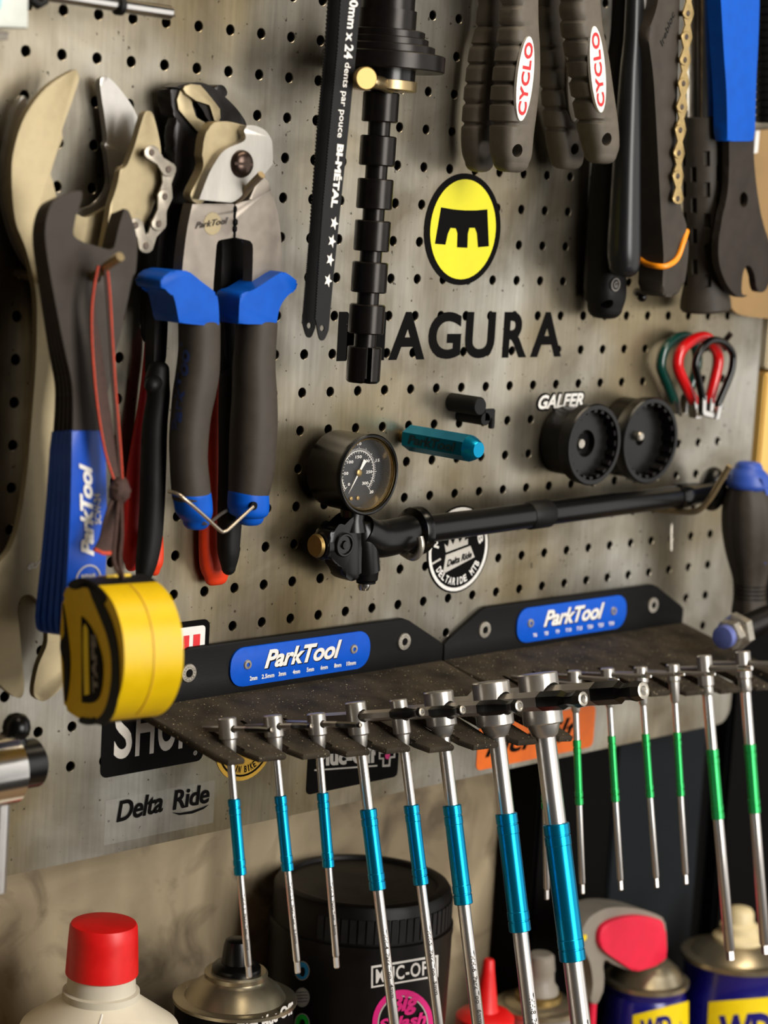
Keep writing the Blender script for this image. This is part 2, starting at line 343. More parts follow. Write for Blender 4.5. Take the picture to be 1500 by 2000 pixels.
M = dict(
    panel=steel_panel(), plaster=plaster(), film=film('clear_film'), glass=glass('gauge_glass'),
    ochre=wood('ochre_wood', '#c39a4c', '#e0b868'), palewood=wood('pale_wood', '#c8b896', '#ded0b2'), bench=wood('bench_wood', '#7d6446', '#a58660'),
    champagne=mat('champagne_steel', '#9d8f70', 0.48, 0.65, 0.07, 260, 0.06),
    silver=mat('satin_silver', '#bab6b0', 0.34, 0.85, 0.05, 200, 0.02, rvar=0.03),
    greysteel=mat('grey_steel_plate', '#8d847a', 0.45, 0.7, 0.1, 150, 0.08, 1200),
    chrome=mat('chrome_plate', '#d9d6d2', 0.18, 1.0, 0.02, 200, rvar=0.01),
    shaft=mat('satin_chrome_shaft', '#d6d2ce', 0.31, 0.95, 0.02, 100, rvar=0.015),
    hexsteel=mat('hex_bar_steel', '#9a958e', 0.36, 0.7, 0.04, 200, rvar=0.02),
    darksteel=mat('dark_tool_steel', '#332c26', 0.5, 0.3, 0.14, 130, 0.1, 1000, spec=0.3),
    blacksteel=mat('blackened_steel', '#1b1817', 0.34, 0.5, 0.25, 120, 0.04, rvar=0.04),
    oxide=mat('black_oxide', '#221f1d', 0.3, 0.7, 0.15, 160, 0.03, rvar=0.03),
    blackpaint=mat('black_powder_coat', '#0b0a0a', 0.5, 0.0, 0.25, 400, 0.25, 2400, spec=0.25),
    dusty=dusty(),
    bracketblack=mat('bracket_black', '#0b0a0a', 0.6, 0.0, 0.2, 200, 0.25, 1800, spec=0.18),
    rubber=mat('black_rubber', '#0c0b0a', 0.55, 0.0, 0.2, 200, 0.1, 1500, spec=0.25),
    greyrubber=mat('grey_rubber_grip', '#3b352e', 0.58, 0.0, 0.14, 130, 0.12, 1500, spec=0.3),
    cyclorubber=mat('charcoal_rubber_grip', '#5d564c', 0.55, 0.0, 0.16, 110, 0.2, 1600, spec=0.3),
    plastic=mat('gloss_black_plastic', '#070707', 0.3, 0.0, 0.1, 100, rvar=0.01, spec=0.4),
    gloss=mat('gloss_black_enamel', '#060606', 0.22, 0.0, 0.1, 100, rvar=0.01, spec=0.45),
    black=mat('flat_black', '#080707', 0.55, 0.0, 0.2, 200, spec=0.1),
    vinyl=mat('black_vinyl', '#060505', 0.55, 0.0, 0.2, 300, spec=0.06),
    white=mat('white_print', '#e6e2dc', 0.5, 0.0, 0.05, 300), greywhite=mat('grey_white_print', '#b9b4ac', 0.5, 0.0, 0.06, 300), grey=mat('grey_print', '#77726c', 0.5, 0.0, 0.08, 300),
    blue=mat('blue_plastic', '#0452ba', 0.45, 0.0, 0.08, 120, 0.05, spec=0.18), bluesleeve=mat('blue_dipped_sleeve', '#0648b4', 0.36, 0.0, 0.08, 120, 0.04, coat=0.1, spec=0.3),
    blueplate=mat('blue_anodised_plate', '#0450c0', 0.42, 0.0, 0.06, 200, spec=0.2),
    teal=mat('teal_anodised', '#0690bd', 0.3, 0.85, 0.03, 150, rvar=0.02), darkteal=mat('teal_facet_print', '#0a4350', 0.5, 0.3, 0.1, 300),
    green=mat('green_anodised', '#2fae5c', 0.32, 0.7, 0.03, 150, rvar=0.02),
    red=mat('red_plastic', '#e01414', 0.42, 0.0, 0.06, 150), deepred=mat('red_grip', '#c01508', 0.5, 0.0, 0.1, 120), orangered=mat('orange_red_grip', '#e23a0c', 0.5, 0.0, 0.12, 120),
    pinkred=mat('pink_red_plastic', '#e4123c', 0.5, 0.0, 0.06, 100), gloss_red=mat('red_enamel', '#cf0f14', 0.25, 0.0, 0.06, 150, coat=0.4), gloss_green=mat('dark_green_enamel', '#06382f', 0.25, 0.0, 0.1, 150, coat=0.4),
    yellow=mat('yellow_abs', '#dcb603', 0.42, 0.0, 0.05, 150, 0.05, spec=0.3), emblemyellow=mat('lemon_vinyl', '#ddd40e', 0.5, 0.0, 0.05, 40), labelyellow=mat('label_yellow', '#f2d40a', 0.4, 0.0, 0.05, 100), badgeyellow=mat('badge_yellow', '#d9a92f', 0.5, 0.0, 0.08, 200),
    orange=mat('orange_vinyl', '#e86a04', 0.5, 0.0, 0.06, 200), orangestrip=mat('orange_plastic', '#f59212', 0.35, 0.0, 0.06, 200), pink=mat('pink_print', '#e0187e', 0.45, 0.0, 0.05, 200),
    brass=mat('aged_brass', '#98804f', 0.42, 0.85, 0.1, 200), brassring=mat('worn_steel_ring', '#a5906a', 0.32, 0.85, 0.2, 110),
    peg=mat('peg_steel', '#a2906e', 0.38, 0.8, 0.12, 300), zinc=mat('zinc_screw', '#b5aea2', 0.35, 0.8, 0.2, 500), wire=mat('wire_steel', '#b8ab98', 0.3, 0.9, 0.1, 300),
    strap=mat('brown_black_webbing', '#3f2922', 0.8, 0.0, 0.3, 500, 0.6, 1400), redthread=mat('red_thread', '#c8452c', 0.7, 0.0, 0.25, 900, 0.5, 2000),
    chain=mat('bronze_chain', '#b39a68', 0.38, 0.7, 0.15, 300), chainsilver=mat('nickel_chain', '#958d80', 0.36, 0.85, 0.12, 300), rivet=mat('dark_rivet', '#5b5048', 0.4, 0.8, 0.2, 400),
    cream=mat('cream_hdpe', '#ddd3bd', 0.42, 0.0, 0.05, 60), milky=mat('milky_neck_plastic', '#cfc7b4', 0.4, 0.0, 0.05, 60), nozzle=mat('ivory_nozzle', '#d8c79c', 0.45, 0.0, 0.06, 100), greyplastic=mat('grey_plastic', '#8a8276', 0.5, 0.0, 0.08, 100),
    tin=mat('tinplate', '#b5a98f', 0.3, 0.9, 0.12, 60), navy=mat('navy_enamel', '#141070', 0.3, 0.1, 0.1, 60, coat=0.4),
    tub=mat('tub_black', '#0c0a09', 0.42, 0.0, 0.25, 80, spec=0.25), tubband=mat('tub_lid_band', '#151617', 0.5, 0.0, 0.2, 150, spec=0.3), binblack=mat('bin_black', '#040404', 0.55, 0.0, 0.2, 30, spec=0.06), bingrey=mat('bin_dark_grey', '#1a1d20', 0.6, 0.0, 0.12, 30, spec=0.08),
    card=mat('tan_card', '#8f7248', 0.7, 0.0, 0.08, 40), dial=mat('dial_black', '#0b0b0c', 0.45, 0.0, 0.1, 300), bluetint=mat('blue_tint_sheet', '#9cc8cf', 0.5, 0.0, 0.1, 60), bluelens=mat('blue_grey_cap', '#5f6aa8', 0.4, 0.1, 0.1, 100), greyblue=mat('blue_grip', '#2f4fa8', 0.45, 0.0, 0.1, 100),
    iconblue=mat('icon_blue', '#1f78a8', 0.45), icongreen=mat('icon_green', '#159a2c', 0.45), backing=mat('hole_shade_brown', '#2a2119', 0.8, 0.0, 0.2, 40, spec=0.1), bezel=mat('dark_bezel_steel', '#a88d5a', 0.25, 0.9, 0.1, 100), bladesilver=mat('brushed_blade_steel', '#a5a19a', 0.44, 0.8, 0.22, 70, 0.1, 500, rvar=0.06, stretch=(1, 1, 0.3)), bolt=mat('browned_bolt_steel', '#4a3c35', 0.28, 0.85, 0.1, 150, rvar=0.02), icongrey=mat('icon_grey', '#8d8a82', 0.5), navydim=mat('faded_blue_print', '#1a2c58', 0.5), handleblack=mat('satin_black_handle', '#131416', 0.36, 0.0, 0.1, 100, rvar=0.02, spec=0.5), cup=mat('black_cup_steel', '#0d0c0b', 0.32, 0.3, 0.15, 150, rvar=0.03), label_red=mat('label_red', '#d61f26', 0.45), whitebox=mat('pale_metal_block', '#c9ccc4', 0.45, 0.3, 0.08, 120),  # M['backing'] is the painted shade seen through the panel holes
)

# ------------------------------------------------------------------ setting
bm = NB(); obox(bm, mm(300, -100, -125), RT * 1.6, UP * 1.1, OUT * 0.05); put('wall_back', bm, M['plaster'], kind='structure')
bm = NB(); obox(bm, mm(300, -562, 125), RT * 1.3, UP * 0.02, OUT * 0.19, 2); put('floor', bm, M['bench'], kind='structure')     # bench top, below the frame
bm = NB(); mbox(bm, 412, 900, -100, 2, -44, -4, 1.5); put('trim_1', bm, M['ochre'], kind='structure')
bm = NB(); mbox(bm, 412, 900, 5, 420, -44, -4, 1.5); put('trim_2', bm, M['palewood'], kind='structure')

# perforated steel panel, every hole a real hole
HR = 2.55
def panel():
    bm = NB(); i0, i1, j0, j1 = -13, 18, -12, 9; N = 16; p = 10.0
    cache = {}
    def vert(x, z, d):
        k = (round(x, 3), round(z, 3), d)
        if k not in cache: cache[k] = bm.verts.new(mm(x, z, d))
        return cache[k]
    sq = []
    for k in range(N):
        a = 2 * math.pi * k / N; c, s = math.cos(a), math.sin(a); m = max(abs(c), abs(s)); sq.append((c / m * p, s / m * p))
    for i in range(i0, i1 + 1):
        for j in range(j0, j1 + 1):
            x, z = i * 20.0, -j * 20.0
            inn = [bm.verts.new(mm(x + HR * math.cos(2 * math.pi * k / N), z + HR * math.sin(2 * math.pi * k / N), 0)) for k in range(N)]
            bak = [bm.verts.new(v.co + Vector((0, 0.0016, 0))) for v in inn]
            chm = [bm.verts.new(mm(x + (HR + .3) * math.cos(2 * math.pi * k / N), z + (HR + .3) * math.sin(2 * math.pi * k / N), 0)) for k in range(N)]
            for v in inn: v.co.y += 0.00025
            outr = [vert(x + q[0], z + q[1], 0) for q in sq]
            for k in range(N):
                l = (k + 1) % N
                bm.faces.new((chm[k], outr[k], outr[l], chm[l])); bm.faces.new((inn[k], chm[k], chm[l], inn[l])); bm.faces.new((inn[l], bak[l], bak[k], inn[k]))
    xl, xr, zt, zb = i0 * 20 - 10, i1 * 20 + 10, -j0 * 20 + 10, -j1 * 20 - 10
    XR, ZB, rc = 397.5, -229.0, 12
    def quad(*q): bm.faces.new([bm.verts.new(mm(x, z, d)) for x, z, d in q])
    quad((xl, ZB, 0), (xr, ZB, 0), (xr, zb, 0), (xl, zb, 0)); quad((xr, zb, 0), (XR, zb, 0), (XR, zt, 0), (xr, zt, 0))
    arc = [(XR - rc + rc * math.sin(a), ZB + rc - rc * math.cos(a)) for a in [math.pi / 2 * k / 6 for k in range(7)]]
    quad((xr, zb, 0), (xr, ZB, 0), *[(x, z, 0) for x, z in arc], (XR, zb, 0))
    rim = [(xl, ZB)] + arc + [(XR, zt)]
    for a, b in zip(rim, rim[1:]): quad((a[0], a[1], 0), (b[0], b[1], 0), (b[0], b[1], -14), (a[0], a[1], -14))
    return bm
bm = panel()
board = put('perforated_panel', bm, M['panel'], label='large brushed grey steel pegboard panel full of round holes', cat='pegboard')
bm = NB(); mbox(bm, -270, 392, -224, 250, -13.5, -10.5); put('hole_shade_sheet', bm, M['backing'], board)  # added dark sheet, stands in for the shade behind the holes

# ------------------------------------------------------------------ stickers on the panel
def sticker(name, label, P, m, t=0.25, bev=0.0):
    c = at(sum(p[0] for p in P) / len(P), sum(p[1] for p in P) / len(P), 0.3)
    o = thing(name, label, 'sticker', c); bm = NB(); prism(bm, P, t + 0.1, t, bev); put('backing', bm, m, o); return o
def rrect(x0, x1, z0, z1, r, d, n=5):
    out = []
    for cx, cz, a0 in ((x1 - r, z1 - r, 0), (x0 + r, z1 - r, 90), (x0 + r, z0 + r, 180), (x1 - r, z0 + r, 270)):
        for k in range(n + 1):
            a = math.radians(a0 + 90 * k / n); out.append(mm(cx + r * math.cos(a), cz + r * math.sin(a), d))
    return out
def disc(c, r, d, n=40, rz=None): return [mm(c[0] + r * math.cos(a), c[1] + (rz or r) * math.sin(a), d) for a in [2 * math.pi * k / n for k in range(n)]]
THK = Vector((0, 0.0002, 0))
def flat(name, loops, m, parent, holes=()):
    bm = NB()
    for lp in loops: slab(bm, lp, THK)
    if holes: bm.clear(); slab(bm, loops[0], THK, 0, holes)
    return put(name, bm, m, parent)
def ring(c, r0, r1, d, n=40): return [disc(c, r1, d, n)], [disc(c, r0, d, n)]
def stk(name, label, outline, m, at_c):
    o = thing(name, label, 'sticker', at_c); bm = NB(); slab(bm, outline, THK); put('backing', bm, m, o); return o
def px_center(*P):
    q = [xzd(at(*p)) for p in P]; return [sum(a[i] for a in q) / len(q) for i in range(2)]

# yellow oval emblem
c = px_center((828, 447), (977, 447)); top = xzd(at(902, 338))[1]; bot = xzd(at(902, 557))[1]
hx = (xzd(at(977, 447))[0] - xzd(at(828, 447))[0]) / 2; hz = (top - bot) / 2; c[1] = (top + bot) / 2
ov = stk('oval_sticker', 'yellow oval sticker with thick black rim and black three-legged emblem', disc(c, hx, 0.35, 48, hz), M['vinyl'], mm(*c, 0))
flat('yellow_field', [disc(c, hx * 0.86, 0.6, 48, hz * 0.895)], M['emblemyellow'], ov)
bm = NB(); slab(bm, [at(x, y, 0.85) for x, y in ((862, 405), (885, 409), (908, 411), (930, 411), (952, 409), (955, 481), (934, 483), (932, 456), (928, 445), (917, 445), (914, 456), (913, 484), (893, 483), (894, 456), (891, 446), (880, 445), (875, 456), (870, 478), (850, 476))], THK); put('emblem', bm, M['vinyl'], ov)
# large black vinyl word, one letter per part
zt = xzd(at(700, 609))[1]; zb = xzd(at(700, 704.5))[1]
wm = thing('lettering_sticker', 'row of big black vinyl capital letters below the yellow oval', 'sticker', at(880, 655, 0))
for ch, a, b in (('M', 660, 752), ('A', 761, 831), ('G', 837, 900), ('U', 909, 966), ('R', 983, 1030), ('A', 1038, 1098)):
    xa, xb = xzd(at(a, 655))[0], xzd(at(b, 655))[0]; bm = NB()
    text(bm, ch, tplane(mm(xa, zb, 0.3), mm(xb, zb, 0.3), mm(xa, zt, 0.3)), bold=0.012 if ch == 'M' else 0.03, res=6)
    r = bmesh.ops.extrude_face_region(bm, geom=bm.faces[:]); bmesh.ops.translate(bm, verts=[e for e in r['geom'] if isinstance(e, bmesh.types.BMVert)], vec=Vector((0, 0.0002, 0)))
    put('letter', bm, M['vinyl'], wm)
# small white italic word with dark outline
gs = thing('outlined_word_sticker', 'small white block-letter sticker with dark outline above the black sockets', 'sticker', at(1095, 785, 0))
bm = NB(); text(bm, 'GALFER', tpx((1046, 804), (1143, 798), (1050, 768), 0.3), shear=0.15, bold=0.10, spacing=0.95); put('backing', bm, M['vinyl'], gs, smooth=0)
bm = NB(); text(bm, 'GALFER', tpx((1050, 800), (1139, 794), (1054, 772), 0.5), shear=0.15, bold=0.035, spacing=1.0); put('lettering', bm, M['white'], gs, smooth=0)
# round black and white badge
c = px_center((834, 1072), (953, 1072)); r = (xzd(at(953, 1072))[0] - xzd(at(834, 1072))[0]) / 2; c[1] = (xzd(at(893, 990))[1] + xzd(at(893, 1155))[1]) / 2
bd = stk('round_badge_sticker', 'round black badge sticker with white ring behind the shock pump', disc(c, r, 0.35), M['vinyl'], mm(*c, 0))
a, h = ring(c, r * 0.88, r * 0.96, 0.6); flat('white_ring', a, M['white'], bd, h)
bm = NB(); slab(bm, [at(x, y, 0.6) for x, y in ((871, 1084), (919, 1066), (927, 1088), (865, 1121))], THK); slab(bm, [at(x, y, 0.6) for x, y in ((871, 1079), (868, 1062), (875, 1068), (878, 1050), (885, 1064), (892, 1044), (898, 1060), (908, 1042), (908, 1056), (914, 1052), (914, 1063))], THK)
slab(bm, [at(x, y, 0.6) for x, y in ((843, 1100), (860, 1090), (862, 1093), (845, 1103))], THK); put('white_print', bm, M['greywhite'], bd, smooth=0)
bm = NB(); arc_text(bm, 'DELTARIDE MTB', mm(*c, 0.6), r * 0.73, r * 0.17, -150, -25, True, bold=0.03); arc_text(bm, 'MTB CLUB', mm(*c, 0.6), r * 0.73, r * 0.17, 175, 5, bold=0.03); put('lettering', bm, M['white'], bd, smooth=0)
bm = NB(); text(bm, 'Delta Ride', tpx((873, 1108), (921, 1089), (874, 1094), 0.85), shear=0.2, bold=0.03); put('name_lettering', bm, M['vinyl'], bd, smooth=0)
# white sticker with red bars, half behind the tape measure
x0 = xzd(at(262, 1232))[0]; x1 = xzd(at(408, 1240))[0]; z1 = xzd(at(400, 1209))[1]; z0 = z1 - 40
rs = stk('red_bar_sticker', 'white sticker with black border and red bars beside the tape measure', rrect(x0, x1, z0, z1, 4, 0.35), M['vinyl'], at(380, 1240, 0))
flat('white_field', [rrect(x0 + 3, x1 - 3, z0 + 3, z1 - 3, 2, 0.6)], M['white'], rs)
zz = xzd(at(370, 1240))[1]
for a, b in ((357, 368), (376, 389), (330, 341), (311, 322)):
    bm = NB(); xa, xb = xzd(at(a, 1245))[0], xzd(at(b, 1245))[0]; slab(bm, [mm(xa, zz - 16, 0.85), mm(xb, zz - 16, 0.85), mm(xb, zz, 0.85), mm(xa, zz, 0.85)], THK); put('red_bar', bm, M['label_red'], rs)
# black sticker with tall white letters
x0 = xzd(at(196, 1500))[0]; x1 = xzd(at(396, 1470))[0]; z0 = (xzd(at(200, 1520))[1] + xzd(at(393, 1485))[1]) / 2; z1 = z0 + 44
bs = stk('tall_letter_sticker', 'black sticker with tall white capitals under the tape measure', rrect(x0, x1, z0, z1, 4, 0.35, 4), M['vinyl'], at(300, 1460, 0))
zb = z0 + 8.5
for ch, a, b in (('S', 221, 256), ('H', 263, 299), ('U', 306, 341), ('R', 347, 379)):
    xa, xb = xzd(at(a, 1460))[0], xzd(at(b, 1460))[0]; bm = NB(); text(bm, ch, tplane(mm(xa, zb, 0.6), mm(xb, zb, 0.6), mm(xa, zb + 28, 0.6)), bold=0.02, res=5); put('letter', bm, M['greywhite'], bs, smooth=0)
bm = NB(); cc = xzd(at(380, 1470)); o_, h_ = ring((cc[0], cc[1]), 0.9, 1.2, 0.6, 16); slab(bm, o_[0], THK, 0, h_); text(bm, 'R', tplane(mm(cc[0] - .5, cc[1] - .6, .6), mm(cc[0] + .5, cc[1] - .6, .6), mm(cc[0] - .5, cc[1] + .6, .6))); put('registered_mark', bm, M['greywhite'], bs, smooth=0)
# round yellow badge
c = px_center((420, 1445), (535, 1445)); r = (xzd(at(535, 1445))[0] - xzd(at(420, 1445))[0]) / 2; c[1] = xzd(at(480, 1523))[1] + r
yb = stk('round_yellow_sticker', 'round yellow badge sticker with black ring and curved lettering behind teal wrenches', disc(c, r, 0.35), M['badgeyellow'], mm(*c, 0))
a, h = ring(c, r * 0.84, r * 0.89, 0.6); flat('black_ring', a, M['vinyl'], yb, h)
bm = NB(); arc_text(bm, 'MOUNTAIN BIKE SHOP', mm(*c, 0.6), r * 0.70, r * 0.18, -165, -15, True, bold=0.02); put('lettering', bm, M['vinyl'], yb, smooth=0)
# clear sticker with script lettering
x0 = xzd(at(205, 1590))[0]; x1 = xzd(at(418, 1560))[0]; z1 = xzd(at(420, 1523))[1]; z0 = z1 - 23
cs = thing('clear_script_sticker', 'clear film sticker with black script lettering near the bottom edge', 'sticker', at(318, 1570, 0))
bm = NB(); slab(bm, [mm(x0, z0, .25), mm(x1, z0, .25), mm(x1, z1, .25), mm(x0, z1, .25)], Vector((0, .0001, 0))); put('film', bm, M['film'], cs, smooth=0)
bm = NB(); text(bm, 'Delta', tpx((228, 1607), (320, 1585), (224, 1567), 0.5), shear=0.35, bold=0.022, spacing=0.96, res=5); text(bm, 'Ride', tpx((338, 1583), (412, 1567), (332, 1546), 0.5), shear=0.35, bold=0.022, spacing=0.96, res=5)
slab(bm, [at(x, y, 0.5) for x, y in ((336, 1587), (352, 1588), (375, 1584), (396, 1577), (409, 1571), (398, 1580), (376, 1589), (350, 1592))], Vector((0, .0001, 0))); put('lettering', bm, M['vinyl'], cs, smooth=0)
# black sticker with outlined word and cross
x0 = xzd(at(600, 1505))[0]; x1 = xzd(at(776, 1505))[0]; z0 = (xzd(at(603, 1540))[1] + xzd(at(773, 1528))[1]) / 2; z1 = z0 + 26
ms = stk('black_cross_sticker', 'black sticker with white outlined word and cross behind the teal wrenches', rrect(x0, x1, z0, z1, 3, 0.35, 4), M['vinyl'], at(690, 1500, 0))
bm = NB(); text(bm, 'Muc-Off', tpx((618, 1497), (735, 1490), (618, 1464), 0.6), bold=0.05, spacing=1.02); put('lettering', bm, M['greywhite'], ms, smooth=0)
bm = NB(); slab(bm, [at(x, y, 0.6) for x, y in ((614, 1503), (737, 1494), (737, 1497), (614, 1506))], THK); put('underline', bm, M['greywhite'], ms, smooth=0)
q = lambda x, y: at(x, y, 0.6)
bm = NB(); slab(bm, [q(*p) for p in ((740, 1468), (772, 1466), (772, 1480), (763, 1481), (762, 1497), (747, 1498), (747, 1483), (740, 1483))], THK, 0, [[q(*p) for p in ((743, 1472), (769, 1470), (769, 1477), (760, 1478), (759, 1493), (750, 1494), (750, 1480), (743, 1480))]]); put('cross_outline', bm, M['greywhite'], ms, smooth=0)
bm = NB(); slab(bm, [at(x, y, .6) for x, y in ell(757, 1476, 5, 7, 14)], THK); put('pink_dot', bm, M['pink'], ms)
# orange sticker with black script
x0 = xzd(at(931, 1470))[0]; x1 = xzd(at(1160, 1420))[0]; z0 = (xzd(at(930, 1505))[1] + xzd(at(1155, 1459))[1]) / 2; z1 = xzd(at(1161, 1376))[1]
os_ = stk('orange_sticker', 'bright orange sticker with black slanted script behind the big wrenches', rrect(x0, x1, z0, z1, 4, 0.35, 4), M['orange'], at(1050, 1440, 0))
xa, xb = x0 + 7, x1 - 16
bm = NB(); text(bm, 'lucroilt', tplane(mm(xa, z0 + 7, .6), mm(xb, z0 + 7, .6), mm(xa, z1 - 5, .6)), shear=0.38, bold=0.012, spacing=0.95, res=4); put('lettering', bm, M['vinyl'], os_, smooth=0)

# ------------------------------------------------------------------ steel pegs
def peg(label, hole, x, pts, r=1.9, m='peg', name='peg_hook'):
    """A bent rod peg: starts in a hole of the panel, then runs through pixel points lying in the plane X = x."""
    P = [mm(x, hole, -4), mm(x, hole, 3)] + [atx(px, py, x) for px, py in pts]
    bm = NB(); tube(bm, crv(P, 6), r, 14); return put(name, bm, M[m], None, label=label, cat='hook', group='steel pegs in the panel')
peg('steel peg through the black cone wrenches at far left', 60, -181, [(80, 546), (150, 545), (188, 536), (213, 516), (235, 501)], 2.1)
peg('steel peg under the jaws of the cable cutter', 95, -78, [(440, 396), (468, 386), (488, 364), (511, 341)], 1.9)

# ------------------------------------------------------------------ top-left gauge
o = thing('alignment_gauge', 'chrome rod gauge with pale metal block at the top left corner', 'gauge', at(150, 10, 30))
bm = NB(); a, b = at(60, -16, 30), at(333, 25, 30); v = (b - a).normalized(); tube(bm, [a - v * .03, b - v * 0.0006, b], [3.2, 3.2, 2.9], 24); put('rod', bm, M['chrome'], o)
bm = NB(); c = at(233, 11, 30); lathe(bm, c - v * .002, v, [(0, 3.4), (0.5, 4.4), (3.2, 4.4), (3.8, 3.4)], 24); put('rubber_ring', bm, M['rubber'], o)
bm = NB(); tube(bm, [at(80, -14, 34), at(86, 4, 34), at(74, 9, 34), at(60, -2, 34)], 2.2, 10); put('clip', bm, M['rubber'], o)
bm = NB(); prism(bm, [(-60, -60), (58, -60), (57, 56), (-60, 52)], 48, 22, 1.5); put('block', bm, M['whitebox'], o)
bm = NB(); prism(bm, [(-60, 56), (20, 62), (17, 78), (-60, 82)], 40, 10, 1); put('foot', bm, M['greyplastic'], o)
bm = NB(); prism(bm, [(-40, -50), (14, -50), (2, 18), (-40, 40)], 48.5, 0.4); put('blue_sticker', bm, M['bluetint'], o)

# ------------------------------------------------------------------ headset wrenches
o = thing('headset_wrench', 'big champagne double-ended headset wrench behind the black cone wrenches', 'wrench', at(100, 600, 18))
W1 = cr([(143, 138), (152, 142), (154, 156), (140, 200), (122, 250), (122, 250), (121, 258), (123, 270), (123, 270), (112, 296), (98, 341), (98, 341), (103, 354), (112, 388), (128, 410), (150, 418), (150, 418), (172, 424), (215, 402), (215, 402), (222, 378), (234, 333), (236, 327), (247, 323), (247, 323), (262, 290), (275, 240), (283, 221), (291, 217), (300, 226), (312, 275), (315, 310), (312, 350), (300, 400), (278, 445), (240, 500), (200, 560), (170, 620), (160, 720), (158, 860), (162, 980), (172, 1080), (178, 1180), (165, 1270), (127, 1335), (92, 1367), (74, 1366), (66, 1350), (75, 1300), (93, 1252), (84, 1195), (63, 1163), (42, 1166), (34, 1190), (37, 1220), (41, 1262), (47, 1331), (44, 1359), (30, 1361), (0, 1337), (-32, 1290), (-44, 1200), (-30, 1130), (0, 1097), (21, 1070), (38, 1020), (52, 932), (62, 818), (70, 713), (72, 640), (70, 570), (52, 490), (30, 430), (23, 345), (28, 290), (50, 225), (92, 170)], 4)
bm = NB(); prism(bm, W1, 20, 3.6, 0.35); put('wrench_plate', bm, M['champagne'], o)
bm = NB(); text(bm, 'e:/', tpx((54, 1113), (80, 1107), (57, 1096), 20.2), shear=0.3, bold=0.01); put('engraving', bm, M['white'], o, smooth=0)
o = thing('headset_wrench', 'grey headset wrench hung closest to the panel at far left', 'wrench', at(120, 400, 8))
W2 = cr([(197, 153), (208, 150), (222, 160), (242, 184), (263, 216), (278, 262), (276, 330), (262, 395), (235, 455), (190, 520), (160, 600), (148, 720), (146, 900), (148, 1100), (130, 1180), (104, 1190), (90, 1150), (92, 1000), (96, 800), (98, 640), (80, 560), (48, 510), (24, 460), (9, 400), (6, 345), (10, 290), (26, 225), (38, 196), (46, 187), (54, 196), (56, 235), (64, 290), (74, 330), (84, 372), (110, 402), (150, 410), (195, 395), (215, 357), (215, 357), (210, 305), (207, 292), (207, 292), (204, 283), (210, 274), (210, 274), (203, 220), (196, 172)], 4)
bm = NB(); prism(bm, W2, 8, 3.6, 0.35); put('wrench_plate', bm, M['silver'], o)

# ------------------------------------------------------------------ chain whip in front of them
o = thing('chain_whip', 'champagne chain whip with a short nickel chain beside the cone wrenches', 'chain whip', at(280, 380, 28))
CW = cr([(290, 217), (300, 228), (309, 262), (314, 305), (314, 345), (306, 385), (290, 425), (278, 446), (256, 490), (228, 540), (206, 620), (192, 790), (172, 790), (180, 640), (190, 540), (208, 450), (216, 400), (216, 400), (228, 365), (235, 332), (235, 332), (248, 325), (248, 325), (262, 288), (276, 240), (283, 221)], 4)
bm = NB(); prism(bm, CW, 30, 4.0, 0.3); put('handle_plate', bm, M['champagne'], o)
def link_outline(p, q, R, w, n=8):
    dx, dy = q[0] - p[0], q[1] - p[1]; L = math.hypot(dx, dy); ux, uy = dx / L, dy / L; a0 = math.atan2(uy, ux); out = []
    for k in range(n + 1):
        a = a0 - 2.1 + 4.2 * k / n; out.append((q[0] + R * math.cos(a), q[1] + R * math.sin(a)))
    out.append(((p[0] + q[0]) / 2 - uy * w, (p[1] + q[1]) / 2 + ux * w))
    for k in range(n + 1):
        a = a0 + math.pi - 2.1 + 4.2 * k / n; out.append((p[0] + R * math.cos(a), p[1] + R * math.sin(a)))
    out.append(((p[0] + q[0]) / 2 + uy * w, (p[1] + q[1]) / 2 - ux * w))
    return out
def chain(o, pins, d, R, w, m, first_outer=True, gap=5.5):
    for i, (a, b) in enumerate(zip(pins, pins[1:])):
        outer = (i % 2 == 0) == first_outer; dd = d if outer else d - 1.1
        for k, face in enumerate((dd, dd - (gap if outer else gap - 2.2))):
            bm = NB(); prism(bm, link_outline(a, b, R, w), face, 1.0, 0.12); put('link_plate', bm, M[m], o)
    for a in pins:
        bm = NB(); lathe(bm, at(*a, d + 0.35), Vector((0, 1, 0)), [(0, 1.35), (0.3, 1.7), (gap + 1.5, 1.7), (gap + 1.8, 1.3)], 12); put('rivet', bm, M['rivet'], o)
chain(o, [(297, 298), (330, 331), (323, 384), (311, 437), (286, 480), (266, 440)], 36, 14.5, 8, 'chainsilver')

# ------------------------------------------------------------------ stack of black cone wrenches
SF = [(155, 373), (159, 374), (160, 384), (154, 408), (149, 420), (149, 420), (144, 446), (144, 458), (150, 466), (163, 473), (163, 473), (210, 487), (219, 487), (224, 479), (233, 440), (243, 408), (243, 408), (251, 412), (259, 431), (267, 461), (268, 494), (265, 530), (258, 545), (247, 600), (236, 650), (224, 700), (212, 760), (205, 800), (202, 842), (204, 920), (204, 1097), (200, 1190), (196, 1225), (180, 1238), (150, 1240), (132, 1236), (128, 1215), (134, 1120), (140, 980), (142, 850), (143, 800), (142, 760), (138, 732), (126, 680), (114, 620), (103, 562), (94, 510), (89, 470), (89, 440), (95, 411), (105, 392), (121, 382), (140, 376)]
SL = [(141, 841), (204, 842), (208, 960), (207, 1097), (203, 1195), (198, 1228), (182, 1243), (150, 1245), (130, 1240), (126, 1215), (132, 1110), (138, 980)]
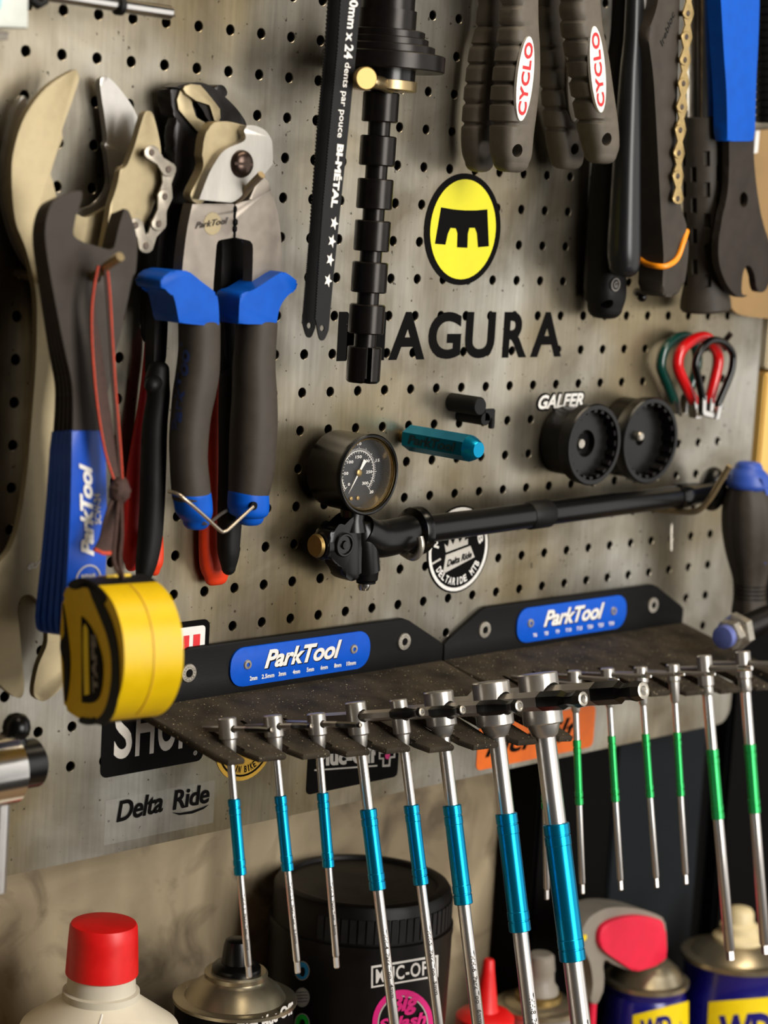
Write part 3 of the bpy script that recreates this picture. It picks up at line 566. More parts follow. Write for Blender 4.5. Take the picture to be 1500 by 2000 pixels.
def cone_wrench(i, label):
    o = thing('cone_wrench', label, 'wrench', at(180, 520, 57), 'stack of black cone wrenches')
    pz = at(185, 540, 57).z
    def shear(bm):
        for v in bm.verts:
            v.co.y += (2.3 * i + max(0.0, (pz - v.co.z)) * 1000 * 0.019 * i) / 1000
            v.co.z -= 0.0006 * i; v.co.x += 0.0003 * i
    bm = NB(); prism(bm, cr(SF, 3), 57, 2.0, 0.2, [ell(187, 541, 11, 13, 14)]); shear(bm); put('steel_blade', bm, M['darksteel'], o)
    bm = NB(); prism(bm, cr([SL[0], SL[0], SL[1], SL[1]] + SL[2:], 3), 57.9, 3.4, 1.2); shear(bm); put('sleeve', bm, M['bluesleeve'], o)
    return o, shear
for i in range(5):
    o, sh = cone_wrench(i, ['black cone wrench with blue sleeve, front of its stack', 'black cone wrench with blue sleeve, second from the front of its stack', 'black cone wrench with blue sleeve, middle of its stack', 'black cone wrench with blue sleeve, second from the back of its stack', 'black cone wrench with blue sleeve, back of its stack'][i])
    if i == 0:
        bm = NB(); text(bm, 'ParkTool', tpx((184, 1086), (180, 906), (159, 1086), 58.35), shear=0.25, bold=0.04, spacing=0.92); put('lettering', bm, M['white'], o, smooth=0)
        bm = NB(); text(bm, 'SCW-24', tpx((198, 1024), (196, 964), (185, 1024), 58.35), bold=0.03); put('size_lettering', bm, M['greywhite'], o, smooth=0)
        bm = NB(); cc = xzd(at(173, 1133, 58.35)); a_, h_ = ring((cc[0], cc[1]), 6.4, 7.1, 58.35, 28); slab(bm, a_[0], THK, 0, h_); text(bm, 'TOOL', tplane(mm(cc[0] - 4, cc[1] - 2.5, 58.35), mm(cc[0] + 4, cc[1] - 2.5, 58.35), mm(cc[0] - 4, cc[1] - .2, 58.35)), bold=.03); text(bm, 'REPAIR', tplane(mm(cc[0] - 4, cc[1] + .8, 58.35), mm(cc[0] + 4, cc[1] + .8, 58.35), mm(cc[0] - 4, cc[1] + 2.8, 58.35)), bold=.03); put('round_mark', bm, M['greywhite'], o, smooth=0)

# ------------------------------------------------------------------ tape measure
TC = at(238, 1268, 92)
o = thing('tape_measure', 'yellow and black tape measure hanging on a webbing wrist strap', 'tape measure', TC)
th = math.radians(9); tl = math.radians(9)
S0 = RT * -math.sin(th) + OUT * math.cos(th); Sv = S0 * math.cos(tl) + UP * math.sin(tl); Zv = UP * math.cos(tl) - S0 * math.sin(tl); Wv = (RT * math.cos(th) + OUT * math.sin(th)) * 0.85
def T(s, z, w):
    s *= 0.88; z *= 0.85
    return TC + (Sv * s + Zv * z + Wv * w) / 1000
PROF = cr([(-29, -27), (-29, -27), (-14, -30.5), (0, -31), (11, -28), (20.5, -21), (27, -11), (29, 0), (27.5, 11), (21.5, 21), (12, 27.5), (1, 30.5), (-9, 31), (-20, 29), (-27, 23), (-27, 23), (-30, 8), (-31, 3), (-31, 3), (-30, -15)], 4)
def tape_solid(prof, w0, w1, bev, k=1.0):
    bm = NB(); slab(bm, [TC + (Sv * s + Zv * z + Wv * w0) / 1000 for s, z in prof], Wv * ((w1 - w0) / 1000), bev, seg=3); return bm
put('case', tape_solid(PROF, -17, 17, 5), M['yellow'], o)
bm = NB(); ctr = [TC + (Sv * s + Zv * z) * (1.004 / 1000) for s, z in PROF if s > 8 and -29 < z < 29]; tube(bm, ctr, 0.35, 6); put('seam', bm, M['badgeyellow'], o)
K = lambda P: cr([(s * 0.88, z * 0.85) for s, z in P], 3)
TOPB = K([(-16, 31.5), (-4, 33.5), (4, 32), (10, 29), (14, 25), (14, 25), (17.5, 28.5), (10, 33.5), (2, 36.6), (-8, 37.8), (-20, 36), (-24, 33.4), (-24, 33.4)])
put('top_bumper', tape_solid(TOPB, -17.6, 17.2, 2), M['rubber'], o)
bm = NB(); slab(bm, [T(-14, 37.9, -6), T(-2, 38.8, -6), T(-2, 38.8, 8), T(-14, 37.9, 8)], Zv * -.002, .4); put('top_button', bm, M['yellow'], o)
BOTB = K([(-14, -34.5), (-6, -35), (0, -33.5), (0, -33.5), (3, -36), (-4, -38), (-12, -38.2), (-18, -37.2)])
put('bottom_bumper', tape_solid(BOTB, -17.6, 10, 1.5), M['rubber'], o)
def side(name, P, m, w=-17.35, t=0.7, n=3):
    bm = NB(); slab(bm, [T(s, z, w) for s, z in cr(P, n)], Wv * (t / 1000), 0.2); return put(name, bm, M[m], o)
side('side_band', [(-14, 33), (-2, 33), (2, 28), (10, 18), (18, 6), (20, -8), (16, -22), (8, -32), (-2, -36), (10, -37), (21, -30), (27, -16), (27.5, 2), (22, 16), (12, 27), (4, 34), (-6, 36)], 'rubber', -17.6)
side('label_surround', [(-10, 18), (-10, 18), (-2, 14), (6, 6), (11, -6), (8, -20), (0, -26), (-13, -27), (-13, -27), (-11, -4)], 'black', -17.55)
bm = NB(); text(bm, 'TAPE', tplane(T(5.5, -21, -17.8), T(5.5, 9, -17.8), T(0, -21, -17.8)), bold=0.06); put('side_lettering', bm, M['grey'], o, smooth=0)
side('label_stripe', [(-7.5, 12), (-2.5, 11), (-2.5, 11), (-3.5, -22), (-3.5, -22), (-9, -23), (-9, -23)], 'labelyellow', -17.9, 0.3)
side('rear_stripe', [(-30, 24), (-26, 10), (-24, -8), (-29, -26), (-32, -26), (-31, -8), (-34, -2), (-34, 4), (-29, 8)], 'rubber', -17.55)
# strap
def ribbon(L, Rr, t, name, m, par=None):
    bm = NB(); n = 24; l = crv(L, 6); r = crv(Rr, 6)
    rows = [(bm.verts.new(a), bm.verts.new(b), bm.verts.new(b + Vector((0, t / 1000, 0))), bm.verts.new(a + Vector((0, t / 1000, 0)))) for a, b in zip(l, r)]
    for p, q in zip(rows, rows[1:]):
        for k in range(4): bm.faces.new((p[k], p[(k + 1) % 4], q[(k + 1) % 4], q[k]))
    bm.faces.new(rows[0]); bm.faces.new(rows[-1]); return put(name, bm, M[m], par or o), l, r
A_ = [at(*p) for p in ((191, 519, 66), (183, 560, 66), (178, 612, 66), (180, 690, 66), (189, 790, 67), (204, 880, 68), (221, 935, 69))]
B_ = [at(*p) for p in ((196, 521, 66), (189, 560, 66), (187, 612, 66), (200, 690, 66), (214, 790, 67), (228, 880, 68), (238, 935, 69))]
s1, l1, r1 = ribbon(A_, B_, 0.9, 'strap', 'strap')
C_ = [at(*p) for p in ((204, 528, 69), (209, 580, 69), (214, 650, 69), (221, 760, 69), (229, 870, 69), (234, 935, 69))]
D_ = [at(*p) for p in ((209, 526, 67), (214, 580, 67), (218, 650, 67), (225, 760, 67), (234, 870, 68), (238, 935, 69))]
s2, l2, r2 = ribbon(C_, D_, 0.9, 'strap', 'strap')
for l, par in ((l1, s1), (r2, s2)):
    bm = NB(); tube(bm, [p + OUT * 0.0004 for p in l], 0.48, 8); put('red_edge', bm, M['redthread'], par)
s3, l3, r3 = ribbon([at(*p) for p in ((222, 965, 69), (205, 1010, 70), (196, 1050, 71), (184, 1073, 72))], [at(*p) for p in ((240, 970, 69), (232, 1010, 70), (226, 1045, 71), (220, 1080, 72))], 0.9, 'strap_tail', 'strap')
bm = NB(); tube(bm, [l3[-1], (l3[-1] + r3[-1]) / 2 - UP * .001, r3[-1]], 0.9, 8); put('frayed_end', bm, M['redthread'], s3)
bm = NB(); bmesh.ops.create_icosphere(bm, subdivisions=3, radius=1.0)
kc = at(233, 958, 69)
for v in bm.verts:
    w = 1 + 0.12 * math.sin(9 * v.co.x + 4 * v.co.z) * math.cos(7 * v.co.z); v.co = kc + Vector((v.co.x * 5.2, v.co.y * 4.2, v.co.z * 6.0)) * (w / 1000)
put('knot', bm, M['strap'], o)
for dx in (0, 12):
    bm = NB(); tube(bm, crv([at(232 + dx / 3, 970, 69), at(226 + dx, 1040, 80), at(222 + dx, 1095, 92), T(2 + dx / 6, 37, 0)], 5), 0.9, 8); put('loop_cord', bm, M['strap'], o)

# ------------------------------------------------------------------ cable cutter
o = thing('cable_cutter', 'large cable cutter with blue and grey grips hanging from a peg', 'cutter', at(455, 640, 34), 'cutters and pliers')
J1 = cr([(420, 238), (420, 238), (444, 237), (447, 244), (453, 258), (454, 268), (450, 276), (436, 286), (424, 300), (410, 322), (396, 348), (386, 372), (378, 404), (368, 404), (368, 404), (380, 372), (398, 322), (395, 308), (396, 294), (399, 272), (405, 252)], 4)
bm = NB(); prism(bm, [(x, y) for x, y in cr([(420, 238), (420, 238), (446, 237), (446, 237), (470, 243), (485, 250), (485, 290), (450, 320), (420, 350), (398, 396), (380, 396), (372, 380), (384, 355), (399, 322), (395, 308), (396, 294), (399, 272), (406, 252)], 3)], 33, 6, 0.5); put('rear_blade', bm, M['champagne'], o)
J2 = cr([(484, 245), (500, 246), (517, 254), (528, 268), (532, 282), (533, 318), (532, 321), (520, 336), (508, 352), (492, 362), (480, 372), (470, 384), (460, 392), (452, 396), (452, 396), (392, 390), (390, 388), (394, 376), (408, 340), (420, 318), (432, 300), (446, 289), (468, 280), (478, 274), (480, 266), (477, 256), (481, 248)], 4)
bm = NB(); prism(bm, J2, 38, 5.5, 0.45); put('front_blade', bm, M['bladesilver'], o)
AL = cr([(376, 398), (376, 398), (458, 398), (458, 398), (457, 405), (461, 412), (457, 422), (461, 436), (457, 448), (457, 464), (457, 464), (430, 469), (424, 474), (422, 490), (417, 553), (417, 553), (415, 600), (415, 600), (360, 600), (360, 600), (356, 540), (360, 490), (367, 440)], 4)
bm = NB(); prism(bm, AL, 33, 7, 0.8); put('arm', bm, M['greysteel'], o)
AR = cr([(460, 398), (460, 398), (505, 384), (528, 371), (528, 371), (538, 398), (545, 430), (550, 480), (551, 540), (546, 600), (546, 600), (480, 600), (480, 600), (491, 565), (494, 500), (493, 476), (486, 470), (460, 464), (460, 464), (460, 448), (463, 436), (460, 422), (463, 412), (460, 405)], 4)
bm = NB(); prism(bm, AR, 33, 7, 0.8); put('arm', bm, M['greysteel'], o)
bm = NB(); prism(bm, cr([(505, 350), (505, 350), (519, 344), (530, 371), (530, 371), (505, 385), (485, 392), (485, 392)], 2), 34.5, 6, 0.5); put('arm_shoulder', bm, M['greysteel'], o)
bc = at(471, 320, 38)
bm = NB(); lathe(bm, bc, OUT, [(-1, 6.6), (0.6, 6.6), (1.6, 6.3), (2.6, 5.5), (3.4, 4.0), (3.9, 2.0), (4.0, 0.2)], 32); pb = put('pivot_bolt', bm, M['bolt'], o)
cut(pb, [lambda b: obox(b, bc + OUT * .004, RT * .008, UP * .0007, OUT * .0018)])
bm = NB()
for x, y, r in ((459, 409, 1.0), (458, 421, .7), (459, 434, 1.4), (458, 447, 1.3), (458, 458, .7)): lathe(bm, at(x, y, 33) + UP * .0016, -UP, [(0, r * .6), (0.8, r), (2.4, r), (3.2, r * .6)], 12)
put('arm_bead', bm, M['black'], o)
bm = NB(); g = [at(x, y, 33.3) for x, y in []]; cc = xzd(at(415, 437, 33.15)); slab(bm, [mm(cc[0] + (5.0 if k % 2 else 5.7) * math.cos(k * math.pi / 24), cc[1] + (5.0 if k % 2 else 5.7) * math.sin(k * math.pi / 24), 33.2) for k in range(48)], THK); put('etched_sprocket', bm, M['champagne'], o, smooth=0)
bm = NB(); text(bm, 'ParkTool', tpx((382, 447), (444, 437), (384, 434), 33.5), shear=0.2, bold=0.02); put('etched_lettering', bm, M['darksteel'], o, smooth=0)
GL = [(314, 550), (319, 541), (338, 529), (363, 529), (374, 534), (395, 551), (417, 568), (425, 582), (428, 612), (428, 638), (428, 638), (350, 631), (350, 631), (342, 589), (333, 569), (316, 563)]
GR = [(466, 633), (466, 633), (468, 589), (474, 572), (493, 567), (520, 550), (547, 533), (557, 532), (577, 546), (582, 555), (579, 567), (566, 574), (553, 589), (545, 607), (540, 634), (540, 634)]
def limb(name, rows, m, d=33, n=2.3, cap=2.0, par=None, mod=None, aspect=1.0):
    """Rounded upright limb from rows of (left px, right px, y px)."""
    rg = []
    for l, r, y in cr(rows, 4, closed=False):
        c = at((l + r) / 2, y, d); q = n / (n - 1); w = (r - l) / 2 / ppm(c) * 1.06 / (0.716 ** q + (0.696 * aspect) ** q) ** (1 / q); rg.append((c, w, w * aspect, n))
    bm = NB(); vsweep(bm, rg, 32, mod, cap); return put(name, bm, M[m], par or o)
for P, nm in ((GL, 'guard'), (GR, 'guard')):
    bm = NB(); prism(bm, cr(P, 4), 42, 19, 5.5); put(nm, bm, M['blue'], o)
gl = limb('grip', [(350, 428, 632), (350, 428, 685), (345, 426, 730), (339, 419, 770), (335, 410, 813), (332, 405, 860), (333, 404, 900), (335, 408, 940), (338, 411, 972)], 'greyrubber')
gr = limb('grip', [(463, 540, 632), (459, 537, 680), (456, 536, 717), (455, 539, 770), (452, 540, 820), (450, 538, 860), (449, 535, 908), (448, 527, 950), (448, 523, 966)], 'greyrubber')
limb('end_cap', [(337, 411, 966), (341, 413, 984), (345, 413, 1002), (358, 408, 1018)], 'blue', cap=4)
limb('end_cap', [(447, 523, 964), (446, 524, 985), (449, 522, 1002), (462, 514, 1010)], 'blue', cap=4)
bm = NB(); tube(bm, crv([at(330, 960, 36), at(352, 968, 45), at(395, 1004, 47), at(430, 1036, 47), at(438, 1038, 47), at(446, 1034, 47), at(472, 1010, 46), at(494, 990, 44)], 4), 0.9, 10); put('latch_wire', bm, M['wire'], o)
bm = NB(); tube(bm, crv([at(398, 1022, 40), at(408, 1022, 36), at(430, 1005, 30), at(448, 994, 27)], 4), 0.9, 10); put('latch_wire', bm, M['wire'], o)
bm = NB(); lathe(bm, at(495, 988, 42.5), OUT, [(-1, 2.1), (0.6, 2.1)], 16); put('latch_hole', bm, M['black'], o)
GLR = [(350, 428, 632), (350, 428, 685), (345, 426, 730), (339, 419, 770), (335, 410, 813), (332, 405, 860)]
def gfn(u, v):
    y = 846 - 178 * u; k = max(i for i in range(len(GLR) - 1) if GLR[i][2] <= y); f = (y - GLR[k][2]) / (GLR[k + 1][2] - GLR[k][2])
    l = GLR[k][0] * (1 - f) + GLR[k + 1][0] * f; r = GLR[k][1] * (1 - f) + GLR[k + 1][1] * f; c = at((l + r) / 2, y, 33); w = (r - l) / 2 / ppm(c) * 1.02 + .25; q = math.radians(-104 + 40 * (1 - v))
    return c + (RT * math.sin(q) + OUT * math.cos(q)) * (w / 1000)
bm = NB(); text(bm, 'ParkTool', gfn, shear=0.2, bold=0.04)
put('grip_lettering', bm, M['navydim'], gl, smooth=0)

# ------------------------------------------------------------------ pump pliers and red pliers behind the cutter
o = thing('pump_pliers', 'black water pump pliers with toothed bright jaws behind the cable cutter', 'pliers', at(400, 600, 14), 'cutters and pliers')
UPJ = cr([(342, 170), (342, 170), (360, 164), (392, 161), (420, 173), (450, 199), (470, 222), (482, 246), (470, 270), (440, 275), (432, 255), (432, 255), (408, 238), (396, 215), (380, 195), (362, 178)], 4)
bm = NB(); prism(bm, UPJ, 16, 9, 0.8); put('upper_jaw', bm, M['oxide'], o)
def teeth(a, b, n, h):
    out = []
    for k in range(n):
        for f, s in ((0.0, 0), (0.5, 1)):
            t = (k + f) / n; nx, ny = -(b[1] - a[1]), b[0] - a[0]; L = math.hypot(nx, ny); out.append((a[0] + (b[0] - a[0]) * t + nx / L * h * s, a[1] + (b[1] - a[1]) * t + ny / L * h * s))
    return out
UF = [(361, 168), (374, 164), (392, 166), (404, 180), (420, 200), (430, 213), (431, 230), (428, 237), (421, 237)] + teeth((420, 235), (411, 205), 7, -2.5) + teeth((410, 204), (382, 195), 7, -2.5) + [(378, 192), (364, 184), (358, 174)]
bm = NB(); prism(bm, UF, 17.4, 3, 0.2); put('jaw_face', bm, M['champagne'], o)
LOJ = cr([(333, 175), (333, 175), (348, 174), (360, 180), (378, 198), (380, 220), (398, 240), (420, 242), (440, 262), (440, 300), (425, 330), (398, 330), (372, 310), (354, 280), (346, 240), (336, 215)], 4)
bm = NB(); prism(bm, LOJ, 14, 10, 1.0); put('lower_jaw', bm, M['blacksteel'], o)
LF = [(352, 176), (362, 184), (372, 192), (376, 200)] + teeth((376, 202), (384, 228), 6, 2.5) + teeth((385, 229), (404, 240), 5, 2.5) + [(400, 248), (391, 260), (384, 255), (366, 234), (349, 214), (346, 195)]
bm = NB(); prism(bm, LF, 15.6, 3, 0.2); put('jaw_face', bm, M['champagne'], o)
bm = NB(); prism(bm, cr([(420, 170), (428, 166), (438, 167), (445, 178), (443, 188), (432, 190), (418, 182)], 3), 12, 8, 0.8); put('joint_lug', bm, M['blacksteel'], o)
bm = NB(); prism(bm, cr([(346, 230), (362, 270), (385, 315), (400, 335), (395, 370), (375, 395), (355, 430), (342, 500), (330, 600), (322, 720), (300, 735), (300, 735), (302, 640), (304, 560), (310, 470), (325, 390), (345, 330), (338, 280)], 4), 17, 7, 1.2); put('handle_arm', bm, M['blacksteel'], o)
bm = NB(); prism(bm, cr([(400, 300), (430, 340), (470, 420), (487, 475), (488, 560), (476, 640), (470, 730), (442, 730), (440, 650), (432, 560), (434, 480), (425, 430), (395, 360)], 4), 17, 7, 2.0); put('handle_arm', bm, M['blacksteel'], o)
limb('grip', [(290, 330, 722), (283, 330, 745), (288, 331, 775), (279, 326, 830), (276, 324, 900), (274, 321, 980), (270, 316, 1050), (266, 306, 1100), (266, 294, 1130)], 'rubber', 18, cap=4)
limb('grip', [(430, 480, 735), (428, 478, 800), (428, 475, 900), (426, 472, 1000), (425, 468, 1060), (427, 466, 1085), (433, 460, 1108)], 'rubber', 18, cap=4)
bm = NB(); tube(bm, [at(302, 748, 22), at(297, 752, 23)], 3.8, 16, True); put('grip_bead', bm, M['rubber'], o)
limb('grip_tip', [(292, 318, 1050), (290, 319, 1075), (288, 318, 1098), (292, 312, 1113)], 'orangered', 13, cap=3)
o = thing('red_pliers', 'red-gripped pliers hanging closest to the panel behind the black pliers', 'pliers', at(350, 900, 5), 'cutters and pliers')
limb('grip', [(284, 303, 652), (281, 301, 700), (272, 292, 780), (258, 285, 860), (246, 280, 940), (240, 276, 1020), (240, 273, 1080), (246, 268, 1104)], 'deepred', 5, cap=3, aspect=0.62)
limb('grip', [(408, 440, 690), (404, 438, 760), (398, 436, 850), (393, 435, 950), (390, 436, 1040), (391, 444, 1090), (394, 447, 1112), (401, 443, 1128)], 'orangered', 5.5, cap=4, aspect=0.62)
bm = NB(); prism(bm, cr([(300, 420), (320, 420), (312, 520), (302, 655), (284, 655), (288, 540)], 3), 7.5, 4, 0.8); put('handle_arm', bm, M['blacksteel'], o)
bm = NB(); prism(bm, cr([(405, 420), (425, 420), (436, 540), (438, 700), (412, 700), (414, 540)], 3), 7.5, 4, 0.8); put('handle_arm', bm, M['blacksteel'], o)
bm = NB(); prism(bm, cr([(300, 420), (310, 340), (330, 300), (370, 300), (410, 340), (425, 420), (400, 440), (330, 440)], 3), 3.6, 3, 0.6); put('pivot_plate', bm, M['blacksteel'], o)

# ------------------------------------------------------------------ hacksaw blades
def blade(label, L, Rr, d, words):
    o = thing('hacksaw_blade', label, 'saw blade', at(L[len(L) // 2][0], L[len(L) // 2][1], d), 'hacksaw blades')
    pts = []
    (xa, ya), (xb, yb) = L[0], L[-1]; n = 130
    for k in range(n):
        t = k / n; seg = t * (len(L) - 1); i = int(seg); f = seg - i; x = L[i][0] + (L[i + 1][0] - L[i][0]) * f; y = L[i][1] + (L[i + 1][1] - L[i][1]) * f
        pts.append((x, y)); pts.append((x - 2.2, y + 2.2))
    pts += cr([L[-1], ((L[-1][0] * 2 + Rr[-1][0]) / 3 - 1, Rr[-1][1] + 16), ((L[-1][0] + 2 * Rr[-1][0]) / 3, Rr[-1][1] + 18), Rr[-1]], 4, closed=False) + Rr[::-1][1:]
    hx, hy = (L[-1][0] + Rr[-1][0]) / 2, Rr[-1][1] - 4
    bm = NB(); prism(bm, pts, d, 0.8, 0, [ell(hx, hy, 4.5, 6, 12)]); put('blade', bm, M['blackpaint'], o, smooth=20)
    return o
blade('black hacksaw blade without lettering, left one of the hanging pair', [(650, -110), (636, 100), (622, 245), (608, 437), (600, 540), (592, 632)], [(675, -110), (660, 100), (646, 245), (632, 437), (622, 560), (616, 640)], 46, False)
o = blade('black hacksaw blade with white printed words and stars, right one of the pair', [(674, -110), (660, 100), (646, 245), (632, 400), (626, 480), (617, 625)], [(715, -110), (693, 130), (678, 280), (665, 406), (651, 546), (642, 645)], 54, True)
bm = NB()
for s, y0, y1, h0, h1, b in (('300mm x 24', -28, 114, 678.5, 695.5, .03), ('dents par pouce', 121, 268, 663, 678, .012), ('BI-MÉTAL', 281, 405, 652.5, 668, .05)):
    sl = -0.107; ym = (y0 + y1) / 2
    def X(x, y): return x + (y - ym) * -0.105
    f = -8 if False else 0
    text(bm, s, tpx((X(h0 - 0, y0), y0), (X(h0, y1), y1), (X(h1, y0), y0 + 2.4), 54.25), bold=b, res=3)
for x, y in ((653, 436), (648.5, 471), (645, 507), (641, 548)):
    slab(bm, [at(x + (9.5 if k % 2 == 0 else 4.2) * math.sin(k * math.pi / 5 + 0.4) * 0.85, y - (14 if k % 2 == 0 else 6) * math.cos(k * math.pi / 5 + 0.4), 54.3) for k in range(10)], THK)
put('lettering', bm, M['white'], o, smooth=0)

# ------------------------------------------------------------------ bearing press tool
o = thing('stepped_mandrel', 'black stepped rod tool with stacked rings and a brass thumb screw', 'bearing press', at(735, 330, 36))
ax0 = at(745, 180, 36); ax1 = at(708, 748, 36); AX = (ax1 - ax0).normalized(); LEN = (ax1 - ax0).length * 1000; pm = LEN / (748 - 180)
Y = lambda y: (y - 180) * pm
bm = NB(); lathe(bm, ax0, AX, [(Y(170), 5.7), (Y(738), 5.7)], 28); put('rod', bm, M['oxide'], o)
for y0, y1 in ((180, 238), (264, 322), (347, 406), (428, 488), (509, 569), (592, 650)):
    bm = NB(); lathe(bm, ax0, AX, [(Y(y0), 8.6), (Y(y0) + .6, 9.2), (Y(y1) - .6, 9.2), (Y(y1), 8.6)], 36); put('stepped_collar', bm, M['oxide'], o)
bm = NB(); lathe(bm, ax0, AX, [(Y(676), 8.4), (Y(678), 8.8), (Y(742), 8.8), (Y(747), 7.6), (Y(747), 6.4)], 36); e = put('end_socket', bm, M['oxide'], o)
cc_ = ax0 + AX * (Y(712) / 1000) + OUT * .008 - RT * .004
cut(e, [lambda b: obox(b, cc_, RT * .0015, UP * .011, OUT * .004)])
for y0, y1, r in ((62, 78, 20), (76, 92, 22), (90, 106, 25.5), (106, 138, 31)):
    bm = NB(); lathe(bm, ax0, AX, [(Y(y0), r - .8), (Y(y0) + .5, r), (Y(y1) - .5, r), (Y(y1), r - .6)], 56); put('sizing_ring', bm, M['oxide'], o)
bm = NB(); lathe(bm, ax0, AX, [(Y(-90), 14), (Y(24), 14), (Y(24), 15.2), (Y(64), 15.2)], 44); put('tube', bm, M['oxide'], o)
bm = NB(); lathe(bm, ax0, AX, [(Y(136), 16.5), (Y(160), 16.5)], 44); put('spacer', bm, M['gloss'], o)
bm = NB(); lathe(bm, ax0, AX, [(Y(157), 16.8), (Y(158), 17.6), (Y(175), 17.6), (Y(177), 16.8)], 44); put('clamp_ring', bm, M['brassring'], o)
kn = at(716, 153, 62); kax = (OUT + RT * -0.42).normalized()
bm = NB(); lathe(bm, kn - kax * .009, kax, [(0, 2.4), (4.5, 2.4), (4.5, 5.0), (5.0, 5.6), (8.4, 5.6), (9, 5.1)], 32); put('thumb_screw', bm, M['brass'], o)
bm = NB(); tube(bm, [at(730, 160, 52), at(745, 163, 48), at(760, 170, 46)], 3.4, 14, True); put('screw_lug', bm, M['brassring'], o)

# ------------------------------------------------------------------ ridged rubber-handled pliers, top centre
def supp(asp, n):
    q = n / (n - 1); return ((0.716) ** q + (0.696 * asp) ** q) ** (1 / q)
def ridged(o, rows, d, grooves, asp=0.85, n=3.6):
    R_ = cr(rows, 14, closed=False); rg = []
    for l, r, y in R_:
        c = at((l + r) / 2, y, d); hx = (r - l) / 2 / ppm(c) / supp(asp, n); rg.append((c, hx, hx * asp, n))
    gz = [at((rows[0][0] + rows[0][1]) / 2, y, d).z for y in grooves]
    def mod(a, c):
        k = 0.0
        for z in gz:
            q = (c.z - z) * 1000
            if -1.3 < q < 1.7: k = max(k, min(1, (1.7 - q) / 0.7 if q > 1.0 else (q + 1.3) / 1.5))
        ca = math.cos(a); sa = math.sin(a)
        m = 1.0 if ca < -0.55 else max(0.0, (0.12 - ca) / 0.67) if ca < 0.12 else (0.8 if ca > 0.97 else 0.0)
        return 1 - 0.17 * k * m
    bm = NB(); vsweep(bm, rg, 44, mod, 5.0); return put('grip', bm, M['cyclorubber'], o, smooth=50), rg
def oval_label(g, cx, cy, L, w, tilt, d):
    bm = NB(); n = 32; c = at(cx, cy, d); s = ppm(c)
    up = (UP * math.cos(tilt) + RT * math.sin(tilt)); rt = RT * math.cos(tilt) - UP * math.sin(tilt)
    hl, hw = L / s / 1000, w / s / 1000 / 0.73
    slab(bm, [c + rt * hw * math.cos(a) + up * hl * math.sin(a) for a in [2 * math.pi * k / n for k in range(n)]], Vector((0, .0018, 0)), 0.15)
    lb = put('oval_label', bm, M['white'], g)
    return lb, c, rt, up, hl, hw
def grip_hole(g, x, y, d, r):
    c = at(x, y, d); cut(g, [lambda b: lathe(b, c + OUT * .02, -OUT, [(0, r), (60, r)], 18)])
def cyclo(label, back, front, db, df, gb, gf, hb, hf, lab, backlab=None):
    o = thing('ridged_handle_pliers', label, 'pliers', at((front[0][0] + front[0][1]) / 2, 160, df), 'ridged rubber-handled pliers')
    g1, rb = ridged(o, back, db, gb); g2, rg = ridged(o, front, df, gf)
    for g, h, d in ((g1, hb, db), (g2, hf, df)):
        if h: grip_hole(g, h[0], h[1], d + 8, h[2])
    def front_d(r, cy, d, L):
        z0 = at(1080, cy - L, d).z; z1 = at(1080, cy + L, d).z
        return d + max([q[2] for q in r if z1 < q[0].z < z0]) + 0.25
    cx, cy, L, w, t, dl = lab; dl = front_d(rg, cy, df, L)
    lb, c, rt, up, hl, hw = oval_label(g2, cx, cy, L, w, t, dl)
    fo = c - up * hl * 0.86 + rt * hw * 0.52 + OUT * .0003
    bm = NB(); text(bm, 'CYCLO', tplane(fo, fo + up * hl * 1.72, fo - rt * hw * 1.02), bold=0.03, spacing=1.12)
    put('label_lettering', bm, M['label_red'], g2, smooth=0)
    if backlab: oval_label(g1, *(backlab[:5] + (front_d(rb, backlab[1], db, backlab[2]),)))
    bm = NB(); mid = at((front[0][0] + front[0][1]) / 2, -60, df); m2 = at((back[0][0] + back[0][1]) / 2, -60, db)
    tube(bm, [at((front[0][0] + front[0][1]) / 2, -10, df), mid, m2, at((back[0][0] + back[0][1]) / 2, -10, db)], 5, 12); put('pivot_bow', bm, M['darksteel'], o)
Gv = [15, 54, 92, 129, 167, 205, 246]
cyclo('ridged charcoal-handled pliers with oval label, left pair at top centre',
      [(938, 990, -110), (930, 985, 40), (916, 975, 100), (908, 970, 160), (903, 966, 215), (900, 966, 266), (902, 968, 300), (908, 964, 318)],
      [(978, 1052, -110), (974, 1052, 30), (968, 1055, 90), (961, 1055, 152), (956, 1050, 205), (955, 1043, 260), (957, 1039, 300), (963, 1033, 318)],
      14, 36, [y + 2 for y in Gv], Gv, None, (1009, 294, 3.5), (1026, 154, 82, 17, 0.06, 44.6))
cyclo('ridged charcoal-handled pliers with oval label, right pair at top centre',
      [(1038, 1092, -110), (1041, 1098, 45), (1048, 1108, 115), (1055, 1120, 180), (1061, 1133, 240), (1067, 1142, 288), (1074, 1139, 313)],
      [(1087, 1168, -110), (1092, 1176, 35), (1101, 1189, 105), (1112, 1199, 175), (1124, 1208, 240), (1134, 1210, 282), (1141, 1205, 302)],
      16, 40, [15, 57, 96, 135, 174, 212, 252], [4, 40, 79, 117, 156, 194, 235], (1122, 291, 3.2), (1184, 272, 3.6), (1168, 136, 84, 16, -0.24, 48.6), (1122, 165, 72, 14, -0.1, 22.6))

